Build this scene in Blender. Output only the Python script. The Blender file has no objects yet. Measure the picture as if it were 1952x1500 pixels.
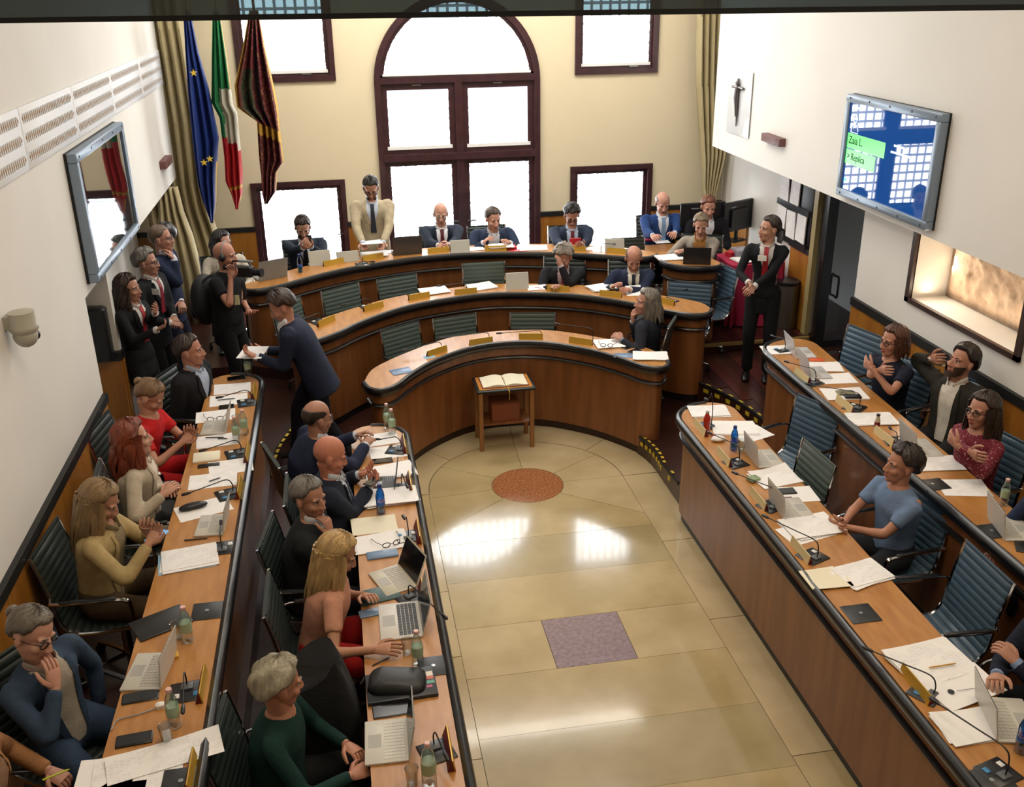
import bpy, bmesh, math, random
from math import sin, cos, pi, radians, sqrt, atan2
from mathutils import Vector, Matrix
V = Vector
random.seed(7)
SC = bpy.context.scene
COL = SC.collection

# ---------------- camera ----------------
cam_d = bpy.data.cameras.new('camera')
cam = bpy.data.objects.new('camera', cam_d); COL.objects.link(cam)
cam_d.sensor_width = 36; cam_d.lens = 34.4877
cam_d.clip_start = .05; cam_d.clip_end = 200
cam.matrix_world = Matrix([[0.9846834, 0.0798528, -0.1549905, 0.0], [-0.1738337, 0.3811718, -0.9080143, 0.0], [-0.0134295, 0.9210492, 0.3892146, 4.6], [0, 0, 0, 1]])
SC.camera = cam
# ---------------- world, exposure, room lights ----------------
w = bpy.data.worlds.new('world'); SC.world = w; w.use_nodes = True
w.node_tree.nodes['Background'].inputs[0].default_value = (.80, .88, 1, 1)
w.node_tree.nodes['Background'].inputs[1].default_value = 1.0
SC.view_settings.view_transform = 'Standard'; SC.view_settings.look = 'None'
SC.view_settings.gamma = 1; SC.view_settings.use_curve_mapping = False
SC.view_settings.exposure = 0.35
SC.cycles.max_bounces = 6; SC.cycles.diffuse_bounces = 3; SC.cycles.glossy_bounces = 3
SC.cycles.transmission_bounces = 6; SC.cycles.transparent_max_bounces = 10
SC.cycles.caustics_reflective = False; SC.cycles.caustics_refractive = False
SC.cycles.sample_clamp_indirect = 4
WIN = 12.0            # radiance of the bright blinds
def area(name, loc, size, power, col, rot=(0, 0, 0)):
    d = bpy.data.lights.new(name, 'AREA'); d.shape = 'RECTANGLE'; d.size = size[0]; d.size_y = size[1]
    d.energy = power; d.color = col
    o = bpy.data.objects.new(name, d); COL.objects.link(o); o.location = loc; o.rotation_euler = rot
    return o
WARM = (1, .83, .62)
area('ceiling_area_light', (0.1, 4.2, 5.95), (1.6, 3.0), 60, WARM)
area('ceiling_area_light', (3.2, 4.2, 5.95), (1.6, 3.0), 60, WARM)
area('ceiling_area_light', (1.6, 9.2, 5.95), (3.4, 1.6), 95, (1, .95, .88))
area('ceiling_area_light', (1.6, 11.6, 5.95), (4.6, .8), 120, (1, .95, .86), (radians(28), 0, 0))  # extra wash light, added and tilted to brighten the back wall
area('ceiling_area_light', (1.6, -1.0, 5.95), (3.4, 1.6), 34, WARM)

# ---------------- materials ----------------
def lin(c):
    return tuple((x/12.92 if x <= .04045 else ((x+.055)/1.055)**2.4) for x in c)
def hx(h):
    return lin(tuple(int(h[i:i+2], 16)/255 for i in (0, 2, 4)))
MC = {}
def mat(name, col, rough=.6, metal=0, var=0, scale=8, bump=0, bscale=40, col2=None, emit=0, stretch=None, trans=0, coat=0, spec=.5, alpha=1, detail=4, crough=.08):
    if name in MC: return MC[name]
    m = bpy.data.materials.new(name); m.use_nodes = True; MC[name] = m
    nt = m.node_tree; N = nt.nodes; L = nt.links; b = N['Principled BSDF']
    c = hx(col) if isinstance(col, str) else col
    b.inputs['Base Color'].default_value = (*c, 1); b.inputs['Roughness'].default_value = rough
    b.inputs['Metallic'].default_value = metal; b.inputs['Specular IOR Level'].default_value = spec
    if coat: b.inputs['Coat Weight'].default_value = coat; b.inputs['Coat Roughness'].default_value = crough
    if trans: b.inputs['Transmission Weight'].default_value = trans; b.inputs['IOR'].default_value = 1.33
    if alpha < 1: b.inputs['Alpha'].default_value = alpha
    if emit: b.inputs['Emission Color'].default_value = (*c, 1); b.inputs['Emission Strength'].default_value = emit
    if var or col2 or bump:
        tc = N.new('ShaderNodeTexCoord'); mp = N.new('ShaderNodeMapping'); L.new(tc.outputs['Object'], mp.inputs[0])
        if stretch: mp.inputs['Scale'].default_value = stretch
    if var or col2:
        n = N.new('ShaderNodeTexNoise'); n.inputs['Scale'].default_value = scale; n.inputs['Detail'].default_value = detail
        L.new(mp.outputs[0], n.inputs[0])
        r = N.new('ShaderNodeValToRGB'); L.new(n.outputs[0], r.inputs[0]); L.new(r.outputs[0], b.inputs['Base Color'])
        c2 = (hx(col2) if isinstance(col2, str) else col2) if col2 else tuple(x*(1-var) for x in c)
        r.color_ramp.elements[0].position = .38; r.color_ramp.elements[1].position = .64
        r.color_ramp.elements[0].color = (*c2, 1); r.color_ramp.elements[1].color = (*c, 1)
    if bump:
        n2 = N.new('ShaderNodeTexNoise'); n2.inputs['Scale'].default_value = bscale; n2.inputs['Detail'].default_value = 3
        L.new(mp.outputs[0], n2.inputs[0]); bp = N.new('ShaderNodeBump'); bp.inputs['Strength'].default_value = bump
        bp.inputs['Distance'].default_value = .01
        L.new(n2.outputs[0], bp.inputs['Height']); L.new(bp.outputs[0], b.inputs['Normal'])
    return m
def fab(c, rough=.85): return mat('cloth_'+c, c, rough, var=.18, scale=14, bump=.25, bscale=60, spec=.25)
def skin(c):
    k = hx(c); return mat('skin_'+c, tuple(a*.80+b*.20 for a, b in zip(k, (.62, .42, .33))), .5, var=.08, scale=18, spec=.35)
def hairm(c): return mat('hair_'+c, c, .42, var=.5, scale=26, bump=.7, bscale=90, stretch=(1, 1, .15), spec=.5)
W_PAINT = mat('cream_wall_paint', 'e3e0da', .85, var=.03, scale=1.5, bump=.06, bscale=120)
W_BACK = mat('cream_back_wall_paint', 'e6d8b8', .85, var=.03, scale=1.5, bump=.06, bscale=120)
BLACK = mat('black_lacquer', '0c0d10', .32, coat=.35, spec=.5, crough=.25)
BLACKM = mat('black_trim', '121313', .5)
VEN = mat('cherry_veneer_front', '85522b', .40, scale=2.2, col2='734420', stretch=(5, 5, .5), coat=.25, crough=.25)
TOPW = mat('pale_cherry_desk_top', 'b57f42', .38, scale=5, col2='a56e34', stretch=(4, .8, 1), coat=.3, crough=.22)
WAINS = mat('honey_wood_wainscot', 'a56e28', .4, scale=2.5, col2='935c1f', stretch=(4, 4, .5), coat=.2, crough=.25)
DWOOD = mat('dark_wood_floor', '3d1f17', .32, scale=6, col2='2a1511', stretch=(1, 6, 1), coat=.2, crough=.2)
MAHOG = mat('dark_mahogany_frame', '43252a', .35, var=.3, scale=9, coat=.4)
STEEL = mat('brushed_steel', 'a9adb0', .28, metal=1)
CHROME = mat('polished_aluminium', 'c9ccd0', .12, metal=1)
GREY = mat('grey_plastic', '8d949c', .4)
PLASW = mat('white_plastic', 'e6e4df', .4)
PLASB = mat('black_plastic', '15161a', .35)
PAPER = mat('white_paper', 'edebea', .8, spec=.2)
PAPC = mat('cream_paper', 'e6dfc9', .8, spec=.2)
GOLD = mat('gold_nameplate', 'c79f3c', .35, metal=.35)
MAROON = mat('maroon_nameplate_back', '5a0f1c', .5)
LEATH = mat('petrol_green_leather', '3a4d54', .42, var=.1, scale=6, spec=.5)
LEATHG = mat('grey_green_leather', '48554f', .45, var=.1, scale=6, spec=.5)
CURT = mat('champagne_curtain', 'b9aa82', .7, var=.1, scale=5)

# ---------------- mesh collector ----------------
class MB:
    def __init__(s): s.v = []; s.f = []; s.m = []; s.mats = []
    def mi(s, m):
        if m not in s.mats: s.mats.append(m)
        return s.mats.index(m)
    def add(s, vs, fs, m=None):
        o = len(s.v); s.v += [tuple(q) for q in vs]; k = s.mi(m) if m else 0
        s.f += [tuple(i+o for i in f) for f in fs]; s.m += [k]*len(fs); return s
    def box(s, a, b, m=None, M=None):
        vs = [V((x, y, z)) for z in (a[2], b[2]) for y in (a[1], b[1]) for x in (a[0], b[0])]
        if M: vs = [M @ q for q in vs]
        return s.add(vs, [(0, 2, 3, 1), (4, 5, 7, 6), (0, 1, 5, 4), (2, 6, 7, 3), (0, 4, 6, 2), (1, 3, 7, 5)], m)
    def cbox(s, a, b, c=.006, m=None, M=None):      # box with chamfered top and vertical edges
        x0, y0, z0 = a; x1, y1, z1 = b
        def ring(i, z): return [(x0+i+c, y0+i, z), (x1-i-c, y0+i, z), (x1-i, y0+i+c, z), (x1-i, y1-i-c, z), (x1-i-c, y1-i, z), (x0+i+c, y1-i, z), (x0+i, y1-i-c, z), (x0+i, y0+i+c, z)]
        vs = [V(q) for q in ring(0, z0)+ring(0, z1-c)+ring(c, z1)]
        if M: vs = [M @ q for q in vs]
        fs = [tuple(range(7, -1, -1)), tuple(range(16, 24))]
        for r in (0, 8): fs += [(r+i, r+(i+1) % 8, r+8+(i+1) % 8, r+8+i) for i in range(8)]
        return s.add(vs, fs, m)
    def prism(s, poly, z0, z1, m=None):
        n = len(poly); vs = [(p[0], p[1], z0) for p in poly]+[(p[0], p[1], z1) for p in poly]
        fs = [tuple(range(n-1, -1, -1)), tuple(range(n, 2*n))]+[(i, (i+1) % n, n+(i+1) % n, n+i) for i in range(n)]
        return s.add(vs, fs, m)
    def rings(s, rs, m=None, cap=(True, True), closed=False):
        n = len(rs[0]); vs = [q for r in rs for q in r]; fs = []
        R = len(rs)
        for k in range(R if closed else R-1):
            a = k*n; b = ((k+1) % R)*n
            fs += [(a+i, a+(i+1) % n, b+(i+1) % n, b+i) for i in range(n)]
        if not closed:
            if cap[0]: fs.append(tuple(range(n-1, -1, -1)))
            if cap[1]: fs.append(tuple((R-1)*n+i for i in range(n)))
        return s.add(vs, fs, m)
    def tube(s, pts, rad, n=8, m=None, side=None, squash=1, closed=False, round_end=False):
        pts = [V(p) for p in pts]; K = len(pts)
        rad = list(rad) if hasattr(rad, '__len__') else [rad]*K
        if round_end:
            d0 = (pts[0]-pts[1]).normalized(); d1 = (pts[-1]-pts[-2]).normalized()
            mn = lambda r: min(r) if isinstance(r, (tuple, list)) else r
            sm = lambda r: (r[0]*.45, r[1]*.45) if isinstance(r, (tuple, list)) else r*.45
            pts = [pts[0]+d0*mn(rad[0])*.8]+pts+[pts[-1]+d1*mn(rad[-1])*.8]; rad = [sm(rad[0])]+rad+[sm(rad[-1])]; K += 2
        rs = []; prev = V(side) if side else None
        for i in range(K):
            if closed: t = pts[(i+1) % K]-pts[i-1]
            else: t = pts[min(i+1, K-1)]-pts[max(i-1, 0)]
            t = t.normalized() if t.length > 1e-9 else V((0, 0, 1))
            if prev is None: prev = t.orthogonal()
            u = prev-t*prev.dot(t)
            u = u.normalized() if u.length > 1e-6 else t.orthogonal().normalized()
            w_ = t.cross(u); prev = u
            r = rad[i]; ra, rb = r if isinstance(r, (tuple, list)) else (r, r*squash)
            rs.append([pts[i]+u*(ra*cos(2*pi*k/n))+w_*(rb*sin(2*pi*k/n)) for k in range(n)])
        return s.rings(rs, m, closed=closed)
    def ell(s, c, r, m=None, M=None, nu=12, nv=8):
        rs = []; c = V(c)
        for j in range(1, nv):
            t = pi*j/nv-pi/2
            rs.append([(V((r[0]*cos(t)*cos(2*pi*i/nu), r[1]*cos(t)*sin(2*pi*i/nu), r[2]*sin(t)))) for i in range(nu)])
        vs = [q for q in [V((0, 0, -r[2]))]+[q for R_ in rs for q in R_]+[V((0, 0, r[2]))]]
        vs = [(M @ q if M else q)+c for q in vs]
        fs = [(0, 1+(i+1) % nu, 1+i) for i in range(nu)]
        for j in range(nv-2):
            a = 1+j*nu; fs += [(a+i, a+(i+1) % nu, a+nu+(i+1) % nu, a+nu+i) for i in range(nu)]
        a = 1+(nv-2)*nu; fs += [(a+i, a+(i+1) % nu, len(vs)-1) for i in range(nu)]
        return s.add(vs, fs, m)
    def lathe(s, prof, m=None, n=16, c=(0, 0, 0)):
        return s.rings([[V((c[0]+r*cos(2*pi*i/n), c[1]+r*sin(2*pi*i/n), c[2]+z)) for i in range(n)] for r, z in prof], m)
    def mesh(s, name, smooth=True):
        me = bpy.data.meshes.new(name); me.from_pydata(s.v, [], s.f)
        for m in s.mats: me.materials.append(m)
        if len(s.mats) > 1: me.polygons.foreach_set('material_index', s.m)
        if smooth:
            me.polygons.foreach_set('use_smooth', [True]*len(s.f)); me.set_sharp_from_angle(angle=radians(38))
        me.update(); return me
    def obj(s, name, parent=None, m=None, smooth=True, M=None):
        if m and not s.mats: s.mats = [m]
        o = bpy.data.objects.new(name, s.mesh(name, smooth)); COL.objects.link(o)
        if parent: o.parent = parent
        if M: o.matrix_world = M
        return o
def tag(o, label, cat, group=None):
    o['label'] = label; o['category'] = cat
    if group: o['group'] = group
    return o
def thing(name, label, cat, loc=(0, 0, 0), rz=0, group=None):
    o = bpy.data.objects.new(name, None); COL.objects.link(o); o.location = loc; o.rotation_euler = (0, 0, rz); o.empty_display_size = .1
    return tag(o, label, cat, group)
def struct(o): o['kind'] = 'structure'; return o
def copyt(root, loc, rz, label=None, group=None):
    r = root.copy(); COL.objects.link(r); r.location = loc; r.rotation_euler = (0, 0, rz)
    if label: r['label'] = label
    if group: r['group'] = group
    for ch in list(root.children):
        c = ch.copy(); COL.objects.link(c); c.parent = r
        for g in list(ch.children):
            d = g.copy(); COL.objects.link(d); d.parent = c
    return r
def crom(pts, k=5):
    pts = [V(p) for p in pts]; out = []
    P = [pts[0]*2-pts[1]]+pts+[pts[-1]*2-pts[-2]]
    for i in range(1, len(P)-2):
        a, b, c, d = P[i-1:i+3]
        for j in range(k):
            t = j/k; out.append(.5*((2*b)+(c-a)*t+(2*a-5*b+4*c-d)*t*t+(3*b-a-3*c+d)*t**3))
    out.append(pts[-1]); return out

# ---------------- room shell ----------------
ZA, ZB, ZC, TI, TO, TP = .20, .42, .54, 1.02, 1.25, 1.47
CX, CY = 1.6, 8.45
ZCEIL = 6.2
def sbox(name, boxes, m):
    b = MB()
    for a, c in boxes: b.box(a, c, m)
    return struct(b.obj(name, smooth=False))
sbox('ceiling', [((-4, -4.2, ZCEIL), (8, 14.2, ZCEIL+.2))], W_PAINT)
sbox('wall_rear', [((-4, -4.2, -.4), (8, -4, ZCEIL))], W_PAINT)
sbox('wall_left', [((-2.95, -4, -.4), (-2.07, 7.95, 2.31)), ((-2.95, -4, 2.31), (-2.07, 13.45, ZCEIL)), ((-2.95, 7.95, -.4), (-2.75, 13.7, 2.31)),
                   ((-2.95, 13.45, 2.31), (-2.75, 13.7, ZCEIL))], W_PAINT)
sbox('wall_left_return', [((-2.75, 8.95, ZB), (-2.12, 9.05, 2.31))], W_PAINT)
sbox('wall_right', [((5.15, -4, -.4), (5.30, 6.46, 2.5)), ((5.15, 6.46, -.4), (5.30, 8.0, 1.81)), ((5.15, 8.0, -.4), (5.30, 9.0, 2.5)), ((5.55, 6.4, 1.75), (5.6, 8.06, 2.5)), ((5.3, 6.4, 1.75), (5.55, 8.06, 1.81)), ((5.3, 6.4, 1.81), (5.55, 6.46, 2.5)), ((5.3, 8.0, 1.81), (5.55, 8.06, 2.5)),
                    ((4.95, -4, 2.5), (7.4, 12.75, ZCEIL)), ((5.5, 10.62, ZB), (5.9, 13.7, 2.5)), ((5.6, 12.75, 2.5), (5.9, 13.7, ZCEIL))], W_PAINT)
sbox('wall_corridor', [((7.2, 8.4, 0), (7.3, 12.4, 2.6)), ((5.3, 8.3, 0), (7.3, 8.4, 2.6)), ((5.9, 12.4, 0), (7.3, 12.5, 2.6))], W_PAINT)
# back wall with its openings
cu = bpy.data.curves.new('wall_back', 'CURVE'); cu.dimensions = '2D'; cu.fill_mode = 'BOTH'; cu.extrude = .15
def spl(pts):
    s = cu.splines.new('POLY'); s.points.add(len(pts)-1)
    for i, p in enumerate(pts): s.points[i].co = (p[0], p[1], 0, 1)
    s.use_cyclic_u = True
WZ = .62
AX, AZ, AR = 1.66, 3.34, 1.12
spl([(-3, 0), (6, 0), (6, ZCEIL), (-3, ZCEIL)])
spl([(AX-AR, WZ), (AX-AR, AZ)]+[(AX+AR*cos(pi-pi*k/40), AZ+AR*sin(pi*k/40)) for k in range(1, 40)]+[(AX+AR, AZ), (AX+AR, WZ)])
WINR = [(-1.2, .05, 3.40, 4.6), (3.27, 4.44, 3.38, 4.6), (-1.2, .06, WZ, 2.11), (3.22, 4.43, WZ, 2.14)]
for x0, x1, z0, z1 in WINR: spl([(x0, z0), (x0, z1), (x1, z1), (x1, z0)])
to = bpy.data.objects.new('tmp', cu); COL.objects.link(to); bpy.context.view_layer.update()
me = bpy.data.meshes.new_from_object(to.evaluated_get(bpy.context.evaluated_depsgraph_get())); bpy.data.objects.remove(to)
me.name = 'wall_back'; me.materials.clear(); me.materials.append(W_BACK)
o = struct(bpy.data.objects.new('wall_back', me)); COL.objects.link(o); o.matrix_world = Matrix.Translation((0, 13.85, 0)) @ Matrix.Rotation(pi/2, 4, 'X')
# bright blinds lit by the day, an outside lattice showing through them
PANE = mat('daylit_blind', (1, 1, 1), .9)
nt = PANE.node_tree; b_ = nt.nodes['Principled BSDF']; tc = nt.nodes.new('ShaderNodeTexCoord'); sp = nt.nodes.new('ShaderNodeSeparateXYZ'); cb = nt.nodes.new('ShaderNodeCombineXYZ')
br = nt.nodes.new('ShaderNodeTexBrick'); br.offset = 0; br.inputs['Scale'].default_value = 1; br.inputs['Brick Width'].default_value = .13; br.inputs['Row Height'].default_value = .13
br.inputs['Mortar Size'].default_value = .022; br.inputs['Mortar Smooth'].default_value = .3
br.inputs['Color1'].default_value = (.93, .97, 1, 1); br.inputs['Color2'].default_value = (.90, .95, 1, 1); br.inputs['Mortar'].default_value = (.085, .095, .11, 1)
nt.links.new(tc.outputs['Object'], sp.inputs[0]); nt.links.new(sp.outputs[0], cb.inputs[0]); nt.links.new(sp.outputs[2], cb.inputs[1]); nt.links.new(cb.outputs[0], br.inputs['Vector'])
nt.links.new(br.outputs['Color'], b_.inputs['Emission Color']); b_.inputs['Emission Strength'].default_value = WIN
BLHEM = mat('blind_hem_white', 'f4f4f2', .8)
def sash(par, x0, x1, z0, z1, t=.06, y=13.72, handle=None):
    f = MB()
    f.box((x0, y, z0), (x0+t, y+.06, z1)); f.box((x1-t, y, z0), (x1, y+.06, z1)); f.box((x0+t, y, z0), (x1-t, y+.06, z0+t)); f.box((x0+t, y, z1-t), (x1-t, y+.06, z1))
    s = f.obj('sash', par, MAHOG, smooth=False)
    MB().box((x0+t, y+.035, z0+t), (x1-t, y+.045, z1-t)).obj('pane', s, PANE, smooth=False)
    h = MB(); h.box((x0+t*.6, y-.012, z0+t*.7), (x1-t*.6, y+.004, z0+t+.02)); h.obj('blind_bar', s, BLHEM, smooth=False)
    if handle:
        h = MB(); hx_, hz = handle; h.box((hx_-.06, y-.02, hz-.008), (hx_+.06, y-.002, hz+.008)); h.obj('handle', s, STEEL, smooth=False)
def frame(par, x0, x1, z0, z1, t=.07, y=13.66):
    f = MB(); f.box((x0, y, z0), (x0+t, y+.12, z1)); f.box((x1-t, y, z0), (x1, y+.12, z1)); f.box((x0+t, y, z0), (x1-t, y+.12, z0+t)); f.box((x0+t, y, z1-t), (x1-t, y+.12, z1))
    return f.obj('frame', par, MAHOG, smooth=False)
for k, (x0, x1, z0, z1) in enumerate(WINR):
    wn = struct(bpy.data.objects.new('window_%d' % (k+2), None)); COL.objects.link(wn); frame(wn, x0, x1, z0, z1)
    sash(wn, x0+.06, x1-.06, z0+.06, z1-.06, .06, handle=((x0+x1)/2+.25, z0+.09) if k < 2 else (x1-.14 if k == 3 else x1-.1, 1.35))
w1 = struct(bpy.data.objects.new('window_1', None)); COL.objects.link(w1)
f = MB()
Y0 = 13.64
f.box((AX-AR, Y0, WZ), (AX-AR+.08, Y0+.14, AZ)); f.box((AX+AR-.08, Y0, WZ), (AX+AR, Y0+.14, AZ))
def arcband(f, r0, r1, y0, y1, a0=0, a1=pi, n=32):
    rs = []
    for k in range(n+1):
        a = a0+(a1-a0)*k/n; c, s = cos(a), sin(a)
        rs.append([V((AX+r1*c, y0, AZ+r1*s)), V((AX+r1*c, y1, AZ+r1*s)), V((AX+r0*c, y1, AZ+r0*s)), V((AX+r0*c, y0, AZ+r0*s))])
    f.rings(rs)
arcband(f, AR-.08, AR, Y0, Y0+.14)
f.obj('frame', w1, MAHOG)
b = MB(); b.box((AX-AR+.07, Y0+.01, AZ-.005), (AX+AR-.07, Y0+.12, AZ+.08)); b.box((AX-AR+.07, Y0-.02, 2.32), (AX+AR-.07, Y0+.12, 2.41)); b.obj('transom', w1, MAHOG, smooth=False)
MB().box((AX-.05, Y0, WZ), (AX+.05, Y0+.12, AZ)).obj('mullion', w1, MAHOG, smooth=False)
for x0, x1, hxx in ((.62, 1.61, 1.1), (1.71, 2.70, 2.2)):
    sash(w1, x0, x1, 2.41, 3.335, .085, y=13.70, handle=(hxx, 3.31)); sash(w1, x0, x1, WZ, 2.32, .075, y=13.70, handle=(1.60 if x0 < 1 else 1.80, 1.45))
b = MB(); arcband(b, AR-.13, AR-.07, Y0+.06, Y0+.12); b.box((AX-AR+.07, Y0+.06, AZ+.07), (AX+AR-.07, Y0+.12, AZ+.10)); s_ = b.obj('sash', w1, MAHOG)
b = MB(); n = 32; pts = [V((AX+(AR-.12)*cos(pi*k/n), Y0+.1, AZ+.09+(AR-.20)*sin(pi*k/n))) for k in range(n+1)]
b.add(pts+[p+V((0, .01, 0)) for p in pts], [tuple(range(n+1)), tuple(range(2*n+1, n, -1))]); b.obj('pane', s_, PANE, smooth=False)
MB().box((AX-1.0, Y0+.05, AZ+.09), (AX+1.0, Y0+.065, AZ+.12)).obj('blind_bar', s_, BLHEM, smooth=False)
MB().box((-3.5, 14.3, -1), (6.5, 14.35, 7)).obj('daylight_backdrop', None, mat('outdoor_white', 'ffffff', 1, emit=2)); struct(bpy.data.objects['daylight_backdrop'])

# wainscots
def wains(name, segs, m=WAINS):
    r = struct(bpy.data.objects.new(name, None)); COL.objects.link(r)
    for a, c, cap in segs:
        MB().box(a, c).obj('panel', r, m, smooth=False); MB().box(*cap).obj('cap_rail', r, BLACKM, smooth=False)
    return r
sl = []
ys = [-4, -2.1, -.2, 1.7, 3.4, 5.1, 6.5, 7.93]
for a, c in zip(ys, ys[1:]): sl.append(((-2.08, a+.003, 0), (-2.045, c-.003, 1.43), ((-2.08, a, 1.43), (-2.03, c, 1.50))))
sl.append(((-2.75, 8.90, ZB), (-2.115, 8.95, 1.43), ((-2.75, 8.885, 1.43), (-2.10, 8.955, 1.51))))
sl.append(((-2.13, 8.955, ZB), (-2.105, 9.06, 1.43), ((-2.13, 8.955, 1.43), (-2.095, 9.07, 1.50))))
wains('baseboard_left', sl)
sl = []
ys = [-4, -2, 0, 1.9, 3.7, 5.4, 7.2, 9.0]
for a, c in zip(ys, ys[1:]): sl.append(((5.125, a+.003, 0), (5.16, c-.003, 1.44), ((5.11, a, 1.44), (5.16, c, 1.52))))
sl.append(((5.46, 10.66, ZB), (5.505, 11.2, 1.5), ((5.44, 10.66, 1.5), (5.505, 11.22, 1.56))))
sl.append(((5.46, 12.6, ZB), (5.505, 13.69, 1.5), ((5.44, 12.6, 1.5), (5.505, 13.69, 1.56))))
wains('baseboard_right', sl)
wains('baseboard_back', [((a, 13.66, .5), (c, 13.71, 1.46), ((a, 13.645, 1.46), (c, 13.71, 1.52))) for a, c in ((-2.75, -1.2), (.06, .54), (2.78, 3.22), (4.43, 5.5))])
# tall dark glazed beam above the public side
bl = (-0.861, 3.000, 4.519); brr = (1.419, 1.956, 4.519); BZ = bl[2]
def beamq(z0, z1, dy): return [V((bl[0]-1.5, bl[1]+dy+.02, z0)), V((brr[0]+1.2, brr[1]+dy-.02, z0)), V((brr[0]+1.2, brr[1]+dy-.02, z1)), V((bl[0]-1.5, bl[1]+dy+.02, z1))]
SMOKE = bpy.data.materials.new('smoked_glass'); SMOKE.use_nodes = True; nt = SMOKE.node_tree; nt.nodes.remove(nt.nodes['Principled BSDF'])
tr = nt.nodes.new('ShaderNodeBsdfTransparent'); tr.inputs[0].default_value = (.16, .20, .21, 1); gl = nt.nodes.new('ShaderNodeBsdfGlossy'); gl.inputs['Roughness'].default_value = .04
mx = nt.nodes.new('ShaderNodeMixShader'); mx.inputs[0].default_value = .12; nt.links.new(tr.outputs[0], mx.inputs[1]); nt.links.new(gl.outputs[0], mx.inputs[2]); nt.links.new(mx.outputs[0], nt.nodes['Material Output'].inputs[0])
rt = bpy.data.objects.new('trim_1', None); COL.objects.link(rt); struct(rt)
b = MB(); q = beamq(BZ+.012, BZ+.9, 0); q2 = beamq(BZ+.012, BZ+.9, .02); b.add(q+q2, [(0, 1, 2, 3), (7, 6, 5, 4), (0, 4, 5, 1), (3, 2, 6, 7), (0, 3, 7, 4), (1, 5, 6, 2)]); b.obj('smoked_glass_panel', rt, SMOKE, smooth=False)
b = MB(); q = beamq(BZ, BZ+.012, -.006); q2 = beamq(BZ, BZ+.012, .025); b.add(q+q2, [(0, 1, 2, 3), (7, 6, 5, 4), (0, 4, 5, 1), (3, 2, 6, 7), (0, 3, 7, 4), (1, 5, 6, 2)]); b.obj('lower_rail', rt, BLACKM, smooth=False)

# ---------------- floors ----------------
def arcp(r, a0, a1, n=28): return [(CX+r*cos(a0+(a1-a0)*k/n), CY+r*sin(a0+(a1-a0)*k/n)) for k in range(n+1)]
fl = bpy.data.objects.new('floor', None); COL.objects.link(fl); struct(fl)
JOINT = mat('dark_floor_joint', '6d5f48', .7)
MB().box((-.2, -4, -.3), (3.4, 10.3, -.006)).obj('floor_bed', fl, JOINT, smooth=False)
def marble(name, c, c2, c3):
    m = mat(name, c, .13, scale=2.2, col2=c2, bump=.035, bscale=7, coat=.3, crough=.05, spec=.6); m.node_tree.nodes['Noise Texture'].inputs['Detail'].default_value = 8
    return m
MARB = [marble('cream_marble', 'b8a47a', 'a8946a', 0), marble('pale_cream_marble', 'c0ac86', 'b29e77', 0), marble('grey_cream_marble', 'ab9b74', '9d8d68', 0)]
RED = mat('red_marble', 'a8744c', .16, scale=45, col2='8c5436', spec=.6); MAUVE = mat('mauve_marble', '94808a', .16, scale=30, col2='806c78', spec=.6)
def tile(poly, m, gap=.003):
    c = V((sum(p[0] for p in poly)/len(poly), sum(p[1] for p in poly)/len(poly)))
    q = []
    for p in poly:
        d = V(p)-c; q.append(c+d*(1-gap*1.2/max(d.length, .05)))
    b = MB(); b.prism(q, -.02, 0); return b.obj('marble_tile', fl, m, smooth=False)
XL, XR, XBL, XBR = .28, 2.92, .60, 2.55
rows = [-1, -.5, .1, .7, 1.35, 1.98, 2.6, 3.2, 3.8, 4.42, 5.02, 5.63, 6.22, 6.85, 7.45]
for k, (a, c) in enumerate(zip(rows, rows[1:])):
    if a == 5.63:
        tile([(XBL, a), (1.265, a), (1.265, c), (XBL, c)], MARB[1]); tile([(1.265, a), (1.87, a), (1.87, c), (1.265, c)], MAUVE); tile([(1.87, a), (XBR, a), (XBR, c), (1.87, c)], MARB[1])
    else:
        tile([(XBL, a), (XBR, a), (XBR, c), (XBL, c)], MARB[2 if k % 2 else 0])
for xa, xb, ysb in ((XL, XBL, (-1, .5, 2.0, 3.5, 4.85, 5.9, 6.75, 8.42)), (XBR, XR, (-1, .6, 2.1, 3.5, 4.5, 5.98, 7.15, 8.42))):
    for a, c in zip(ysb, ysb[1:]): tile([(xa, a), (xb, a), (xb, c), (xa, c)], MARB[(int(a*3)) % 2])
ic = (1.58, 8.42)
def icp(r, a): return (ic[0]+r*cos(a), ic[1]+r*sin(a))
b = MB(); b.prism([icp(.35, 2*pi*k/48) for k in range(48)], -.02, 0); b.obj('round_inlay', fl, RED, smooth=False)
ang = [radians(a) for a in (-38, 0, 32, 88, 145, 185, 218)]
for a0, a1 in zip(ang, ang[1:]):
    n = 12; inner = [icp(.353, a0+(a1-a0)*k/n) for k in range(n+1)]; out = []
    for k in range(n+1):
        a = a0+(a1-a0)*k/n; x, y = icp(.97, a)
        if a < 0 or a > pi: 
            x = XBR if a < pi/2 else XBL; y = ic[1]+(x-ic[0])*math.tan(a)
        if y < 7.45: y = 7.45; x = ic[0]+(y-ic[1])/math.tan(a)
        out.append((x, y))
    tile(inner+out[::-1], MARB[1 if a0 < 1 else 0])
n = 12; a0, a1 = ang[-1], radians(322)
inner = [icp(.353, a0+(a1-a0)*k/n) for k in range(n+1)]
tile(inner+[(XBR, 7.45), (XBL, 7.45)], MARB[0]) if False else tile(inner+[(XBR-.0, 7.66), (XBR, 7.45), (XBL, 7.45), (XBL, 7.66)], MARB[0])
ob = [radians(a) for a in (0, 40, 88, 135, 180)]
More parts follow.
